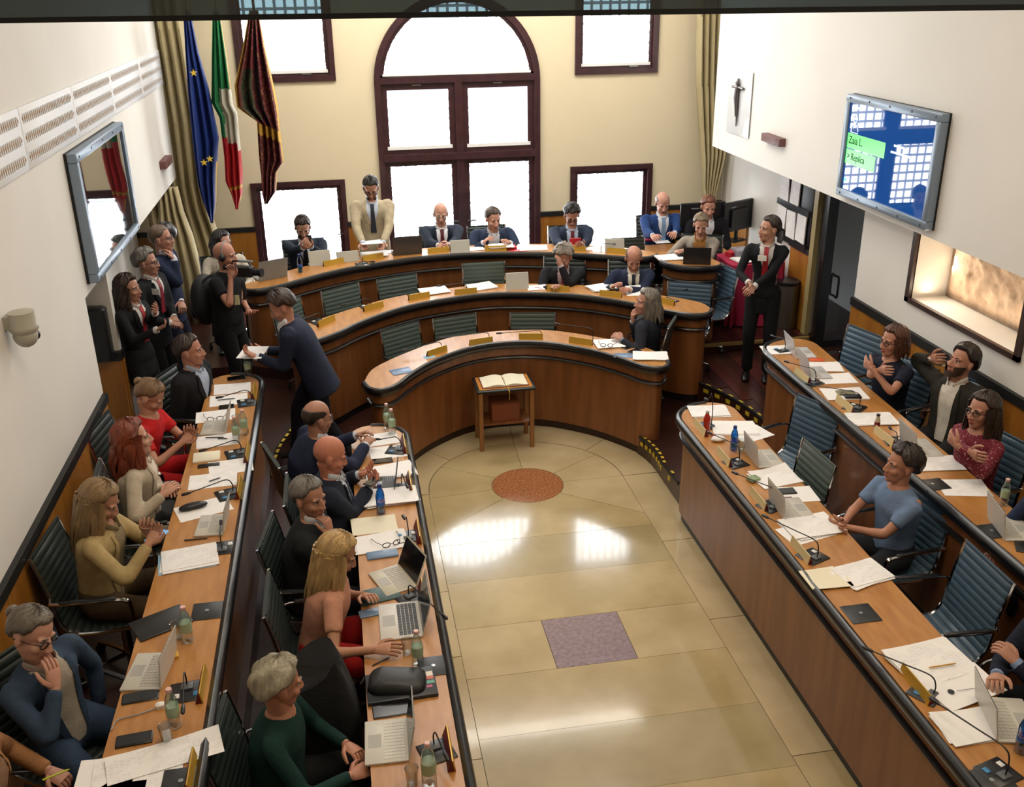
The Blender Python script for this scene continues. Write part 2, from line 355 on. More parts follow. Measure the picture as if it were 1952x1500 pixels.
for a0, a1 in zip(ob, ob[1:]):
    n = 10; tile([icp(.975, a0+(a1-a0)*k/n) for k in range(n+1)]+[(CX+(1.36+.07*max(sin(a0+(a1-a0)*k/n), 0))*cos(a0+(a1-a0)*k/n), CY-.02+1.44*sin(a0+(a1-a0)*k/n)) for k in range(n, -1, -1)], MARB[1])
def tier(name, pin, pout, z, m=DWOOD, zb=-.3):
    n = len(pin); b = MB(); vs = [(p[0], p[1], z) for p in pin]+[(p[0], p[1], z) for p in pout]+[(p[0], p[1], zb) for p in pin]+[(p[0], p[1], zb) for p in pout]
    fs = [(i, i+1, n+i+1, n+i) for i in range(n-1)]+[(2*n+i, 2*n+i+1, i+1, i) for i in range(n-1)]
    o = b.add(vs, fs).obj(name, None, m, smooth=False); return struct(o)
pin = [(CX+1.31, -4), (CX+1.31, 2)]+[(CX+(1.31+(.12 if .42 < a < pi-.42 else 0))*cos(a), CY+(1.31+(.12 if .42 < a < pi-.42 else 0))*sin(a)) for a in [pi*k/28 for k in range(29)]]+[(CX-1.31, 2), (CX-1.31, -4)]
pout = [(CX+2.45, -4), (CX+2.45, 2)]+arcp(2.45, 0, pi)+[(CX-2.45, 2), (CX-2.45, -4)]
tA = tier('floor_tier_inner', pin, pout, ZA)
pe = [(9, -4), (9, 2)]
for k in range(29):
    a = pi*k/28; c, s = cos(a), sin(a); r = min(5/max(abs(c), 1e-4) if abs(c) > .1 else 99, 5.2/max(s, 1e-4)); pe.append((CX+r*c, CY+r*s))
pe += [(-4, 2), (-4, -4)]
pe[0] = (9, -4)
tB = tier('floor_tier_middle', pout, pe, ZB)
pc = [(8, 10.47), (5.6, 10.47), (4.0, 10.50)]+[p for p in arcp(3.25, radians(40), radians(137), 30)]+[(-1.2, 10.9), (-3, 10.95)]
pd = [(p[0], 14) for p in pc]
tC = tier('floor_tier_raised', pc, pd, ZC)
# planks, where the boards can be told apart
PL = [mat('dark_plank', '3f2118', .3, var=.25, scale=5, stretch=(4, .6, 1), coat=.25, crough=.2), mat('red_brown_plank', '4a2219', .3, var=.25, scale=5, stretch=(4, .6, 1), coat=.25, crough=.2), mat('near_black_plank', '2b1713', .3, var=.2, scale=5, stretch=(4, .6, 1), coat=.25, crough=.2)]
def planks(par, x0, x1, y0, y1, z, wd=.12, ln=1.1, rot=False, keep=None):
    k = 0; x = x0
    while x < x1-.01:
        y = y0-(k*.37) % ln; j = 0
        while y < y1:
            ya, yb = max(y, y0), min(y+ln, y1); xb = min(x+wd, x1)
            if yb-ya > .08 and (keep is None or keep((x+xb)/2, (ya+yb)/2)):
                MB().box((x+.0015, ya+.0015, z), (xb-.0015, yb-.0015, z+.006)).obj('plank', par, PL[(k*5+j*3) % 3], smooth=False)
            y += ln; j += 1
        x += wd; k += 1
planks(tB, 3.8, 5.1, 8.7, 10.44, ZB, keep=lambda x, y: (x-CX)**2+(y-CY)**2 > 2.6**2)
planks(tA, -.84, -.12, 2.4, 8.6, ZA, ln=1.5)
planks(tC, 4.4, 5.4, 10.52, 12.0, ZC)
# taped step edges
YEL = mat('yellow_tape', 'c3a62b', .5); TANS = mat('worn_brass_nosing', 'a58a55', .35, metal=.4)
def nosing(name, pts, z, dash=.07, m=BLACKM):
    b = MB(); b.tube([(p[0], p[1], z) for p in pts], [(.022, .01)]*len(pts), 6, m, side=(0, 0, 1)); r = struct(b.obj(name, None, m)); 
    pts = [V((p[0], p[1], 0)) for p in pts]; acc = 0
    for a, c in zip(pts, pts[1:]):
        d = (c-a); L_ = d.length; d.normalize(); nn = V((d.y, -d.x, 0)); acc += L_
        if acc > dash*1.7:
            acc = 0; mid = (a+c)/2
            for off, zz in ((.035, z+.009), (-.022, z-.05)):
                b = MB(); q0 = mid-d*dash/2; q1 = mid+d*dash/2
                if zz > z: vs = [q0-nn*.0, q1-nn*.0, q1-nn*.035, q0-nn*.035]; vs = [V((p.x, p.y, zz+.004)) for p in vs]; vs += [p-V((0, 0, .004)) for p in vs]
                else: vs = [q0+nn*.014, q1+nn*.014]; vs = [V((p.x, p.y, z-.035)) for p in vs]+[V((p.x, p.y, z-.075)) for p in vs[::-1]]; vs += [p-nn*.006 for p in vs]
                b.add(vs, [(0, 1, 2, 3), (7, 6, 5, 4), (0, 4, 5, 1), (1, 5, 6, 2), (2, 6, 7, 3), (3, 7, 4, 0)]); b.obj('yellow_dash', r, YEL, smooth=False)
    return r
nosing('trim_2', arcp(2.45, radians(29), radians(-4), 24), ZB)
nosing('trim_3', arcp(2.45, radians(150), radians(184), 24), ZB)
nosing('trim_4', arcp(1.31, radians(18), radians(-10), 14)+[(2.91, 7.8)], ZA, .05)
b = MB(); b.box((4.0, 10.46, ZC-.03), (5.46, 10.50, ZC+.005)); struct(b.obj('trim_5', None, TANS, smooth=False))

# ---------------- desks ----------------
def offs(path, d):
    out = []
    for i, p in enumerate(path):
        a = V(path[max(i-1, 0)][:2]); c = V(path[min(i+1, len(path)-1)][:2]); t = (c-a).normalized(); out.append((p[0]-t.y*d, p[1]+t.x*d))
    return out
def wallstrip(b, path, z0, z1, th, m=None):
    A = path; B = offs(path, th); rs = [[V((*A[i], z0)), V((*A[i], z1)), V((*B[i], z1)), V((*B[i], z0))] for i in range(len(A))]
    return b.rings(rs, m)
def desk(label, front, rear, zt, zb, trim_r=.03, seams=None, post=True, plinth=BLACKM, group=None, inward=1):
    """front runs so that the hall side is on its right; offs(+) goes to the sitter's side"""
    r = thing('council_desk', label, 'desk', (sum(p[0] for p in front)/len(front), sum(p[1] for p in front)/len(front), zb))
    I = Matrix.Translation(-V(r.location))
    def P(b, n, m, smooth=True):
        b.v = [tuple(V(q)-V(r.location)) for q in b.v]; return b.obj(n, r, m, smooth)
    out = list(front)+list(rear)[::-1]
    b = MB(); b.prism(out, zt-.035, zt); P(b, 'desk_top', TOPW, False)
    b = MB(); b.tube([(p[0], p[1], zt-.028) for p in front], [(.045, trim_r)]*len(front), 10, side=(0, 0, 1)); P(b, 'edge_trim', BLACK)
    f1 = offs(front, .035*inward); 
    b = MB(); wallstrip(b, f1, zt-.165, zt-.05, .025*inward); P(b, 'fascia', VEN)
    b = MB(); b.tube([(p[0], p[1], zt-.185) for p in offs(front, .03*inward)], [(.018, .024)]*len(front), 8, side=(0, 0, 1)); P(b, 'black_moulding', BLACK)
    f2 = offs(front, .05*inward); seams = seams or [0, len(front)-1]
    for a, c in zip(seams, seams[1:]):
        b = MB(); wallstrip(b, f2[a:c+1], zb+.09, zt-.166, .025*inward); P(b, 'front_panel', VEN)
    b = MB(); wallstrip(b, offs(front, .075*inward), zb, zb+.10, .03*inward); P(b, 'plinth', plinth)
    if post:
        for e in post if isinstance(post, tuple) else (0, -1):
            p = f2[e]; p2 = offs(front, .09*inward)[e]; b = MB(); b.box((p2[0]-.03, p2[1]-.03, zb), (p2[0]+.03, p2[1]+.03, zt-.035)); P(b, 'corner_post', BLACK, False)
    return r
def mirror(half): return [(CX-x, y) for x, y in half[::-1]]+[(CX+x, y) for x, y in (half[1:] if half[0][0] == 0 else half)]
def dens(p, k=4): return [(q.x, q.y) for q in crom([(a[0], a[1], 0) for a in p], k)]
inF = mirror([(0, 9.75), (.2, 9.73), (.43, 9.65), (.65, 9.50), (.87, 9.30), (1.07, 9.04), (1.22, 8.80), (1.37, 8.70), (1.48, 8.76), (1.53, 8.92)])
inR = mirror([(0, 10.13), (.45, 10.07), (.75, 9.91), (1.0, 9.71), (1.24, 9.49), (1.44, 9.24), (1.53, 8.93)])
desk('innermost curved council desk of cherry wood around the marble floor', dens(inF), dens(inR), TI, 0, plinth=mat('dark_brown_plinth', '2c1a14', .4))
miF = mirror([(0, 10.79), (.39, 10.73), (.86, 10.57), (1.22, 10.34), (1.54, 10.04), (1.76, 9.77), (1.96, 9.60), (2.12, 9.55), (2.22, 9.60), (2.28, 9.70)])
miR = mirror([(0, 11.17), (.46, 11.10), (1.07, 10.91), (1.5, 10.63), (1.88, 10.32), (2.09, 10.14), (2.25, 9.94), (2.28, 9.73)])
desk('middle curved council desk of cherry wood between the two others', dens(miF), dens(miR), TO, ZA)
prF = [(-1.21, 10.95), (-1.15, 10.83), (-.99, 10.78), (-.76, 10.90), (-.38, 11.20), (-.06, 11.41), (.24, 11.55), (.62, 11.69), (1.02, 11.78), (1.44, 11.80), (1.97, 11.73), (2.51, 11.58), (3.0, 11.38), (3.35, 11.19), (3.58, 11.13), (3.74, 11.23)]
prR = [(-1.2, 11.0), (-.91, 11.27), (-.6, 11.58), (-.15, 11.86), (.45, 12.08), (1.0, 12.19), (1.5, 12.21), (2.1, 12.14), (2.7, 12.0), (3.3, 11.74), (3.66, 11.46), (3.74, 11.25)]
desk('long rear presidency desk curving in front of the windows', dens(prF), dens(prR), TP, ZB)
scF = [(3.70, 10.96), (3.76, 10.77), (3.9, 10.63), (4.1, 10.57), (4.28, 10.58), (4.36, 10.68)]
scR = [(3.71, 11.02), (3.8, 11.07), (3.95, 11.09), (4.15, 11.08), (4.3, 11.0), (4.36, 10.72)]
desk('short curved secretary desk right of the presidency desk', dens(scF), dens(scR), TP, ZB)
def straight(label, xf, xr, yt, zt, zb, y0=-1.0, slope=0):
    s = 1 if xf > xr else -1          # hall on +x side when s=1
    w_ = abs(xf-xr); r = w_*.62
    st = [(xf, y0+k*(yt-r-y0)/10) for k in range(11)]
    arc = [(xf-s*r*(1-cos(a)), yt-r+r*sin(a)) for a in [pi/2*k/8 for k in range(1, 9)]]
    r2 = w_-r
    front = st+arc
    rear = [(xr, y0+k*(yt-r2-y0)/10) for k in range(11)]+[(xr+s*r2*(1-cos(a)), yt-r2+r2*sin(a)) for a in [pi/2*k/6 for k in range(1, 6)]]
    rear = [(p[0]+slope*(p[1]-yt), p[1]) for p in rear]
    # hall side on the right of the walking direction
    if s == 1: return desk(label, front, rear, zt, zb, .034, seams=[0, 2, 4, 6, 8, 10, 18], post=(-1,), inward=1)
    return desk(label, front, rear, zt, zb, .034, seams=[0, 2, 4, 6, 8, 10, 18], post=(-1,), inward=-1)
straight('long straight council desk at far left, in front of the seated women', -.85, -1.32, 8.80, TO, ZA)
straight('straight council desk bordering the marble floor on the left', .385, -.085, 7.90, TI, 0)
straight('straight council desk bordering the marble floor on the right', 2.76, 3.33, 7.78, TI, 0, slope=.02)
straight('straight council desk at far right, near the relief niche', 3.91, 4.50, 8.64, TO, ZA, slope=.055)

# ---------------- people ----------------
def canon_head(fem):
    b = MB(); k = .93 if fem else 1
    b.ell((0, -.018, .032), (.077, .098, .092), nu=20, nv=14)
    b.ell((0, .012, -.03), (.064*k, .082, .085), nu=20, nv=14)
    b.ell((0, .030, -.078), (.050*k, .056, .044), nu=16, nv=10)
    b.ell((0, .066, -.104), (.022*k, .020, .018))
    for s in (-1, 1):
        b.ell((s*.036, .058, -.032), (.027*k, .026, .024))                 # cheek
        b.ell((s*.030, .070, .020), (.026, .016, .010))                    # brow ridge
        b.ell((s*.079*(.97 if fem else 1), -.012, -.012), (.011, .021, .033), M=Matrix.Rotation(radians(12), 3, 'X') @ Matrix.Rotation(radians(-s*18), 3, 'Z'))
        b.ell((s*.011, .098, -.040), (.010, .012, .009))                   # nostril wing
    b.tube([(0, .082, .012), (0, .098, -.012), (0, .110, -.036), (0, .094, -.046)], [(.009, .010), (.010, .010), (.013*k, .010), (.008, .006)], 8)
    b.ell((0, .082, -.068), (.024*k, .014, .011))
    o = b.obj('tmp_head'); md = o.modifiers.new('r', 'REMESH'); md.mode = 'VOXEL'; md.voxel_size = .0058
    sm = o.modifiers.new('s', 'SMOOTH'); sm.iterations = 4; sm.factor = .5
    bpy.context.view_layer.update(); me = bpy.data.meshes.new_from_object(o.evaluated_get(bpy.context.evaluated_depsgraph_get()))
    vs = [v.co.copy() for v in me.vertices]; fs = [tuple(p.vertices) for p in me.polygons]
    bpy.data.objects.remove(o); bpy.data.meshes.remove(me); return vs, fs
HEADS = {False: canon_head(False), True: canon_head(True)}
EYEW = mat('eye_white', 'd9d2c8', .3); IRIS = mat('iris_dark', '2a1a12', .2)
def face_mesh(kind, col, fem=False):
    key = (kind, col, fem)
    if key in FACE: return FACE[key]
    b = MB()
    if kind[:4] == 'eye_':
        for s in ((-1,) if kind[-1] == 'l' else (1,)):
            b.ell((s*.030, .0735, .002), (.0135, .010, .0075), EYEW, nu=10, nv=6); b.ell((s*.030, .081, .001), (.0060, .0040, .0062), IRIS, nu=8, nv=6)
            b.tube([(s*.015, .080, .006), (s*.030, .086, .0105), (s*.045, .074, .006)], [.0018, .0028, .0018], 5, IRIS)
    elif kind[:5] == 'brow_':
        m = hairm(col)
        for s in ((-1,) if kind[-1] == 'l' else (1,)): b.tube([(s*.012, .087, .021), (s*.030, .088, .0275), (s*.050, .070, .021)], [(.004, .003), (.0045, .003), (.002, .002)], 6, m)
    elif kind == 'mouth':
        m = mat('lips_'+col, col, .5)
        b.tube([(-.024, .081, -.068), (-.009, .0955, -.064), (0, .0970, -.0655), (.009, .0955, -.064), (.024, .081, -.068)], [.002, .0045, .004, .0045, .002], 6, m)
        b.tube([(-.021, .082, -.070), (0, .0955, -.0735), (.021, .082, -.070)], [.002, .0055, .002], 6, m)
    elif kind == 'glasses':
        m = mat('spectacle_'+col, col, .3)
        for s in (-1, 1):
            c = V((s*.033, .094, -.001)); b.tube([c+V((.023*cos(a), -.006*abs(cos(a))*(1 if cos(a)*s > 0 else 0), .016*sin(a))) for a in [2*pi*k/14 for k in range(14)]], .0030, 5, m, closed=True)
            b.tube([(s*.055, .088, .004), (s*.078, .04, .004), (s*.084, -.02, 0), (s*.082, -.035, -.012)], .002, 5, m)
        b.tube([(-.011, .096, .002), (0, .101, .005), (.011, .096, .002)], .002, 5, m)
    elif kind == 'beard':
        m = hairm(col); n = 22; rs = []
        for j in range(7):
            t = j/6; ring = []
            for i in range(n+1):
                a = -1.95+3.9*i/n; up = -.045+.03*abs(a)/1.95; lo = -.118+.06*(abs(a)/1.95)**2
                z = up+(lo-up)*t; rr = .071+.020*cos(a*.8)*(1-.35*t)-.012*t*abs(sin(a)); ring.append(V((rr*sin(a)*.92, .012+rr*cos(a)*1.0+.006, z)))
            rs.append(ring)
        vs = [q for r in rs for q in r]; N_ = n+1
        b.add(vs, [(j*N_+i, j*N_+i+1, (j+1)*N_+i+1, (j+1)*N_+i) for j in range(6) for i in range(n) if not (j < 3 and abs(i-n/2+.5) < 3.2)], m)
    FACE[key] = b.mesh(kind); return FACE[key]
FACE = {}
def hair_mesh(style, col, seed=0, strands=False):
    key = ('hair', style, col, seed, strands)
    if key in FACE: return FACE[key]
    rnd = random.Random(seed+len(style)); b = MB(); m = hairm(col); c = V((0, -.018, .030)); n = 48; J = 12
    long_ = style in ('long', 'wavy', 'bob', 'halfbob'); tied = style in ('bun', 'pony')
    th = {'short': .014, 'crop': .007, 'ring': .0045, 'thick': .024, 'long': .018, 'wavy': .026, 'bob': .020, 'halfbob': .020, 'bun': .012, 'pony': .013, 'curly': .030, 'buzz': .004}.get(style, .014)
    rs = []
    for j in range(J+1):
        ring = []
        for i in range(n):
            a = 2*pi*i/n-pi; aa = abs(a)          # 0 = front
            fr = radians(34 if style not in ('ring',) else 60)
            side = radians(-4); nape = radians(-52)
            if aa < .75: lo = fr
            elif aa < 1.25: lo = fr+(side-fr)*((aa-.75)/.5)
            elif aa < 1.75: lo = side+(radians(-8)-side)*(aa-1.25)/.5
            elif aa < 2.3: lo = radians(-8)+(nape-radians(-8))*(aa-1.75)/.55
            else: lo = nape
            hi = pi/2
            if style == 'ring': hi = radians(26)+radians(0 if aa > 1.3 else -8); lo = min(lo, hi-.05) if aa > .95 else hi-.02
            e = hi+(lo-hi)*(j/J)
            k = th*(1 if j < J-1 else (.55 if j == J-1 else -.35))
            if style == 'ring' and j == 0: k = -.006
            if style == 'ring' and aa < .95: k = -.008
            rip = (.0022*sin(a*19+seed)+.0016*sin(a*31+e*5)) if style not in ('crop', 'ring', 'buzz') else .0008*sin(a*23)
            if style in ('curly', 'wavy'): rip += .006*sin(a*9+e*7+seed)*sin(e*9+seed)
            if style == 'thick': rip += .004*sin(a*5+e*6+seed)
            if aa < 1.1 and style in ('short', 'thick', 'curly'): k += .008*cos(aa)*(1-j/J)
            rx, ry, rz = .079+k+rip, .099+k+rip, .093+k+rip
            ring.append(c+V((rx*cos(e)*sin(a), ry*cos(e)*cos(a), rz*sin(e))))
        rs.append(ring)
    b.rings(rs, m, cap=(style != 'ring', False))
    if long_ and not strands: pass
    if strands:
        b = MB()
        L = {'long': .34, 'wavy': .34, 'bob': .16, 'halfbob': .20}[style]; N_ = 64
        for i in range(N_):
            a = pi+(i/(N_-1)-.5)*2*2.05; lay = rnd.random(); r = .086+.012*lay
            x, y = r*sin(a), -.018+(r+.018)*cos(a); z0 = .055-.03*rnd.random()
            l = L*(.86+.28*rnd.random()); out = 1.02+.14*rnd.random(); wv = .012 if style == 'wavy' else .005; ph = rnd.random()*6
            back = 1 if abs(a-pi) < 1.2 else 0
            pts = []
            for k in range(7):
                t = k/6; z = z0-l*t; f = 1+(out-1)*sin(min(t*2.2, 1.57)) - (.12*t if style == 'bob' else 0)
                pts.append((x*f+wv*sin(t*9+ph), y*f-.015*t*back+wv*cos(t*8+ph)-.01*t, z))
            w_ = .013+.005*rnd.random()
            b.tube(pts, [(w_, .006), (w_*1.1, .007), (w_*1.1, .008), (w_, .008), (w_, .007), (w_*.8, .006), (w_*.3, .002)], 6, m, side=(cos(a), -sin(a), 0))
    if tied and not strands:
        if style == 'bun': b.ell((0, -.125, .055), (.032, .028, .03), m)
        else:
            b.ell((0, -.118, .01), (.02, .02, .02), m)
            for i in range(7):
                q = (i-3)*.007; b.tube([(q, -.118, .01), (q*1.5, -.15, -.02), (q*2, -.148, -.08), (q*1.6, -.135, -.15)], [.008, .012, .011, .003], 6, m)
    FACE[key] = b.mesh('hair'); return FACE[key]
def hand(b, W, D, M, right, s=1, curl=.5, m=None):
    D = V(D).normalized(); M = V(M); M = (M-D*M.dot(D)).normalized(); T = M.cross(D)*(-1 if right else 1)     # T: towards the thumb
    pal = []
    for t, wd, tk in ((0, .024, .020), (.02, .031, .018), (.055, .040, .015), (.085, .041, .013), (.093, .037, .010)):
        pal.append([W+D*(t*s)+T*(wd*s*cos(a))+M*(tk*s*sin(a)) for a in [2*pi*k/10 for k in range(10)]])
    b.rings(pal, m)
    for i, (off, ln) in enumerate(((.030, .068), (.010, .077), (-.011, .071), (-.031, .056))):
        p = W+D*(.080*s)+T*(off*s); d = (D+T*(off*2.2)).normalized(); pts = [p]; c = curl*.45+.05*i*curl
        for k, f in enumerate((.42, .32, .26)):
            c2 = c*(k+1)*1.15; q = d*cos(c2)+M*sin(c2); p = p+q*(ln*s*f); pts.append(p)
        b.tube(pts, [.0098*s, .0092*s, .0084*s, .0062*s], 6, m, round_end=True)
    p = W+D*(.022*s)+T*(.024*s); pts = [p]
    for k, (f, q) in enumerate(((.040, T*.75+D*.65+M*.15), (.032, T*.35+D*.85+M*.35), (.026, T*.1+D*.85+M*.5))): p = p+q.normalized()*(f*s); pts.append(p)
    b.tube(pts, [.014*s, .0115*s, .0100*s, .007*s], 6, m, round_end=True)
def ik(A, T, l1, l2, pole):
    d = T-A; L = d.length; mx = (l1+l2)*.985
    if L > mx: T = A+d*(mx/L); d = T-A; L = mx
    x = (l1*l1-l2*l2+L*L)/(2*L); h = sqrt(max(l1*l1-x*x, 0)); dn = d.normalized(); p = pole-dn*pole.dot(dn); p = p.normalized() if p.length > 1e-5 else dn.orthogonal()
    return A+dn*x+p*h, T
def rem(o, v, it=3):
    md = o.modifiers.new('remesh', 'REMESH'); md.mode = 'VOXEL'; md.voxel_size = v; md.use_smooth_shade = True
    sm = o.modifiers.new('smooth', 'SMOOTH'); sm.iterations = it; sm.factor = .5
Z = V((0, 0, 1))
def person(label, head, floor, face, pose='sit', lean=8, yaw=0, pitch=0, roll=0, S=1.09, fem=False, sk='b98262', hair=('short', '2a1d15'), top='suit', col='1b2233', shirt='dfe3ea', tie=None,
           lower='1a1b22', shoes='15120f', hands=(None, None), glasses=None, beard=None, fat=1.0, curl=.5, palms=(None, None), bend=0, poles=(None, None), stride=0, vox=.014, skirt=None, lapel=None, group=None, sleeve=None, floorfeet=None, legside=0, HS=1.04, chair=None, sidelean=0, lips=None):
    a = radians(face); F = V((cos(a), sin(a), 0)); R_ = V((sin(a), -cos(a), 0)); Hc = V(head); fl_ = floor
    l = radians(lean); U = (Z*cos(l)+F*sin(l)); 
    if sidelean: U = (U+R_*math.tan(radians(sidelean))).normalized()
    Fp = (F-U*F.dot(U)).normalized(); Rp = Fp.cross(U).normalized()
    if Rp.dot(R_) < 0: Rp = -Rp
    nk = (Z*cos(l/2)+F*sin(l/2))
    N = Hc-nk*(.138*S); T = .50*S; P = N-U*T
    root = thing('person', label, 'person', (P.x, P.y, fl_), 0, group)
    O = V(root.location)
    def put(b, n, m=None, parent=root, smooth=True):
        b.v = [tuple(V(q)-O) for q in b.v]; return b.obj(n, parent, m, smooth)
    SK = skin(sk); wS = .93 if fem else 1.0
    # --- head ---
    ya = radians(face+yaw-90); HM = Matrix.Translation(Hc-O) @ Matrix.Rotation(ya, 4, 'Z') @ Matrix.Rotation(radians(roll), 4, 'Y') @ Matrix.Rotation(radians(-pitch), 4, 'X') @ Matrix.Scale(S*(.96 if fem else 1.0)*HS, 4)
    def hchild(n, me):
        o = bpy.data.objects.new(n, me); COL.objects.link(o); o.parent = root; o.matrix_local = HM; return o
    # --- body (skin) ---
    body = MB()
    def sec(t): return P+U*(T*t)-Fp*(.02*S*sin(pi*min(max(t, 0), 1)))
    def ring(t, hw, hd, n=20, e=2.4):
        c = sec(t); out = []
        for k in range(n):
            q = 2*pi*k/n; cs, sn = cos(q), sin(q)
            out.append(c+Rp*(hw*S*math.copysign(abs(cs)**(2/e), cs))+Fp*(hd*S*math.copysign(abs(sn)**(2/e), sn)))
        return out
    SH = [sec(.855)+Rp*(s*(.188 if fem else .198)*S*wS*(.6+.4*fat)) for s in (-1, 1)]            # left, right
    hip = [P+Rp*(s*.088*S)-U*.0 for s in (-1, 1)]
    # arms
    arms = []
    for i, s in enumerate((-1, 1)):
        tg = hands[i]
        if tg is None:
            if pose == 'sit': tg = P+F*(.33*S)+R_*(s*.10*S)+Z*(.14*S)
            else: tg = SH[i]+R_*(s*.06*S)-Z*(.52*S)+F*(.10*S)
        elif tg[0] == 'h':
            hy = radians(face+yaw); hF = V((cos(hy), sin(hy), 0)); hR = V((sin(hy), -cos(hy), 0)); tg = Hc+hF*(tg[1]*S)+hR*(tg[2]*S)+Z*(tg[3]*S)
        else: tg = V(tg)
        pole = V(poles[i]) if poles[i] else (R_*(s*(.95 if fem else .7))-Z*.9-F*.30)
        E, W = ik(SH[i], tg, .285*S*wS, .25*S*wS, pole); arms.append((SH[i], E, W))
    def armpath(i, end=1.0):
        A, E, W = arms[i]; W2 = E+(W-E)*end
        return crom([A-R_*((-1, 1)[i]*.05*S), A, A+(E-A)*.55, A+(E-A)*.92, E+(W2-E)*.12, E+(W2-E)*.55, W2], 3)
    hv, hf = HEADS[fem]; body.add([HM @ v+O for v in hv], hf)
    hb = HM @ V((0, -.022, -.045))+O; nb = sec(.93); kk = .93 if fem else 1
    body.tube(crom([hb, (hb+nb)/2+Fp*.004, nb], 3), [(.054*S*kk, .056*S*kk)]*4+[(.056*S*kk, .058*S*kk), (.062*S*kk, .06*S*kk), (.075*S*kk, .065*S*kk)], 14)
    body.rings([ring(.0, .13*wS, .10), ring(.3, .125*wS, .095), ring(.6, .14*wS, .10), ring(.85, .145*wS, .095), ring(.95, .085*wS, .07), ring(1.02, .05, .05)])
    for i, s in enumerate((-1, 1)):
        pth = armpath(i); n = len(pth); rr = [(.043-.019*min(k/(n-1), 1)+(.005 if .5 < k/n < .72 else 0))*S*wS for k in range(n)]
        body.tube(pth, rr, 10)
        A, E, W = arms[i]; D = (W-E).normalized(); M = V(palms[i]) if palms[i] else (-Z*.85-R_*(s*.35))
        if bend: D = (D+V(bend[i])).normalized() if isinstance(bend, tuple) and bend[i] else D
        hand(body, W-D*.012, D, M, s == 1, S*wS*1.03, curl if not isinstance(curl, tuple) else curl[i])
    # legs
    legs = []
    for i, s in enumerate((-1, 1)):
        if pose == 'sit':
            K = hip[i]+F*(.37*S)+R_*(s*.09*S+legside*.2); K.z = fl_+.50*S; A_ = K-F*(.10*S if i else .14*S); A_.z = fl_+.09*S
        else:
            A_ = V((P.x, P.y, 0))+R_*(s*.10*S)+F*(stride*s*.30*S); A_.z = fl_+.09*S+(.04 if stride and s < 0 else 0)
            if floorfeet: A_ = V(floorfeet[i])+V((0, 0, .09*S))
            K, A_ = ik(hip[i], A_, .43*S, .42*S, F+R_*(s*.1))
        legs.append((hip[i], K, A_))
        pth = crom([hip[i], hip[i]+(K-hip[i])*.5, K, K+(A_-K)*.5, A_], 3); n = len(pth)
        body.tube(pth, [(.07-.035*k/(n-1))*S for k in range(n)], 10)
    put(body, 'body', SK)
    bc = hair[1] if hair[1] not in ('c9c4b8', 'd8d2c4', 'c9c0a8') else '8a8378'
    for q in 'lr': hchild('eye', face_mesh('eye_'+q, '')); hchild('eyebrow', face_mesh('brow_'+q, bc))
    hchild('mouth', face_mesh('mouth', lips or ('a5564c' if fem else '9c6152')))
    if hair[0] != 'none': hchild('hair', hair_mesh(hair[0], hair[1], int(abs(Hc.x*10)) % 5))
    if hair[0] in ('long', 'wavy', 'bob', 'halfbob'):
        o = bpy.data.objects.new('loose_hair', hair_mesh(hair[0], hair[1], int(abs(Hc.x*10)) % 5, True)); COL.objects.link(o); o.parent = root
        o.matrix_local = Matrix.Translation(Hc-O) @ Matrix.Rotation(ya, 4, 'Z') @ Matrix.Rotation(radians(-pitch*.25), 4, 'X') @ Matrix.Scale(S*(.96 if fem else 1.0)*HS, 4)
    if glasses: hchild('glasses', face_mesh('glasses', glasses))
    if beard: hchild('beard', face_mesh('beard', beard))
    # --- lower garment ---
    LM = fab(lower); b = MB()
    b.rings([ring(-.16 if pose != 'sit' else -.13, .13*fat, .115*fat), ring(0, .165*fat*(1.03 if fem else 1), .125*fat), ring(.18, .150*fat, .115*fat)])
    for i in (0, 1):
        h, K, A_ = legs[i]; end = K+(A_-K)*(1.0 if not skirt else .15)
        if skirt and pose == 'sit': pth = crom([h, h+(K-h)*.5, K], 3); rr = [.10, .095, .085]; pth = [h, (h+K)/2, K, K-Z*.06*S]; rr = [.105, .10, .088, .085]
        else: pth = crom([h-(K-h)*.05, h+(K-h)*.5, K, K+(A_-K)*.5, A_+Z*.0], 3); n = len(pth); rr = [(.094-.034*min(1, k/(n*.62)))*S*(fat*.5+.5) for k in range(n)]
        b.tube(pth, [r*(S if skirt else 1) for r in rr], 12)
    o = put(b, 'skirt' if skirt else 'trousers', LM); rem(o, .018, 3)
    if not skirt or pose == 'stand':
        SM = mat('shoe_'+shoes, shoes, .35)
        for i in (0, 1):
            A_ = legs[i][2]; b = MB(); f0 = F
            b.rings([[A_+f0*y_+R_*(w2*cos(q))+Z*(z_+hgt*sin(q)) for q in [2*pi*k/10 for k in range(10)]] for y_, w2, z_, hgt in ((-.065, .02, -.045, .03), (-.05, .034, -.04, .045), (.0, .038, -.035, .05), (.07, .043, -.052, .036), (.14, .044, -.06, .028), (.185, .034, -.066, .02), (.2, .015, -.07, .012))])
            put(b, 'shoe', SM)
    # --- upper garment ---
    TM = fab(col); b = MB(); w2 = wS*(.5+.5*fat)*(1 if fem else 1.05); f = fat
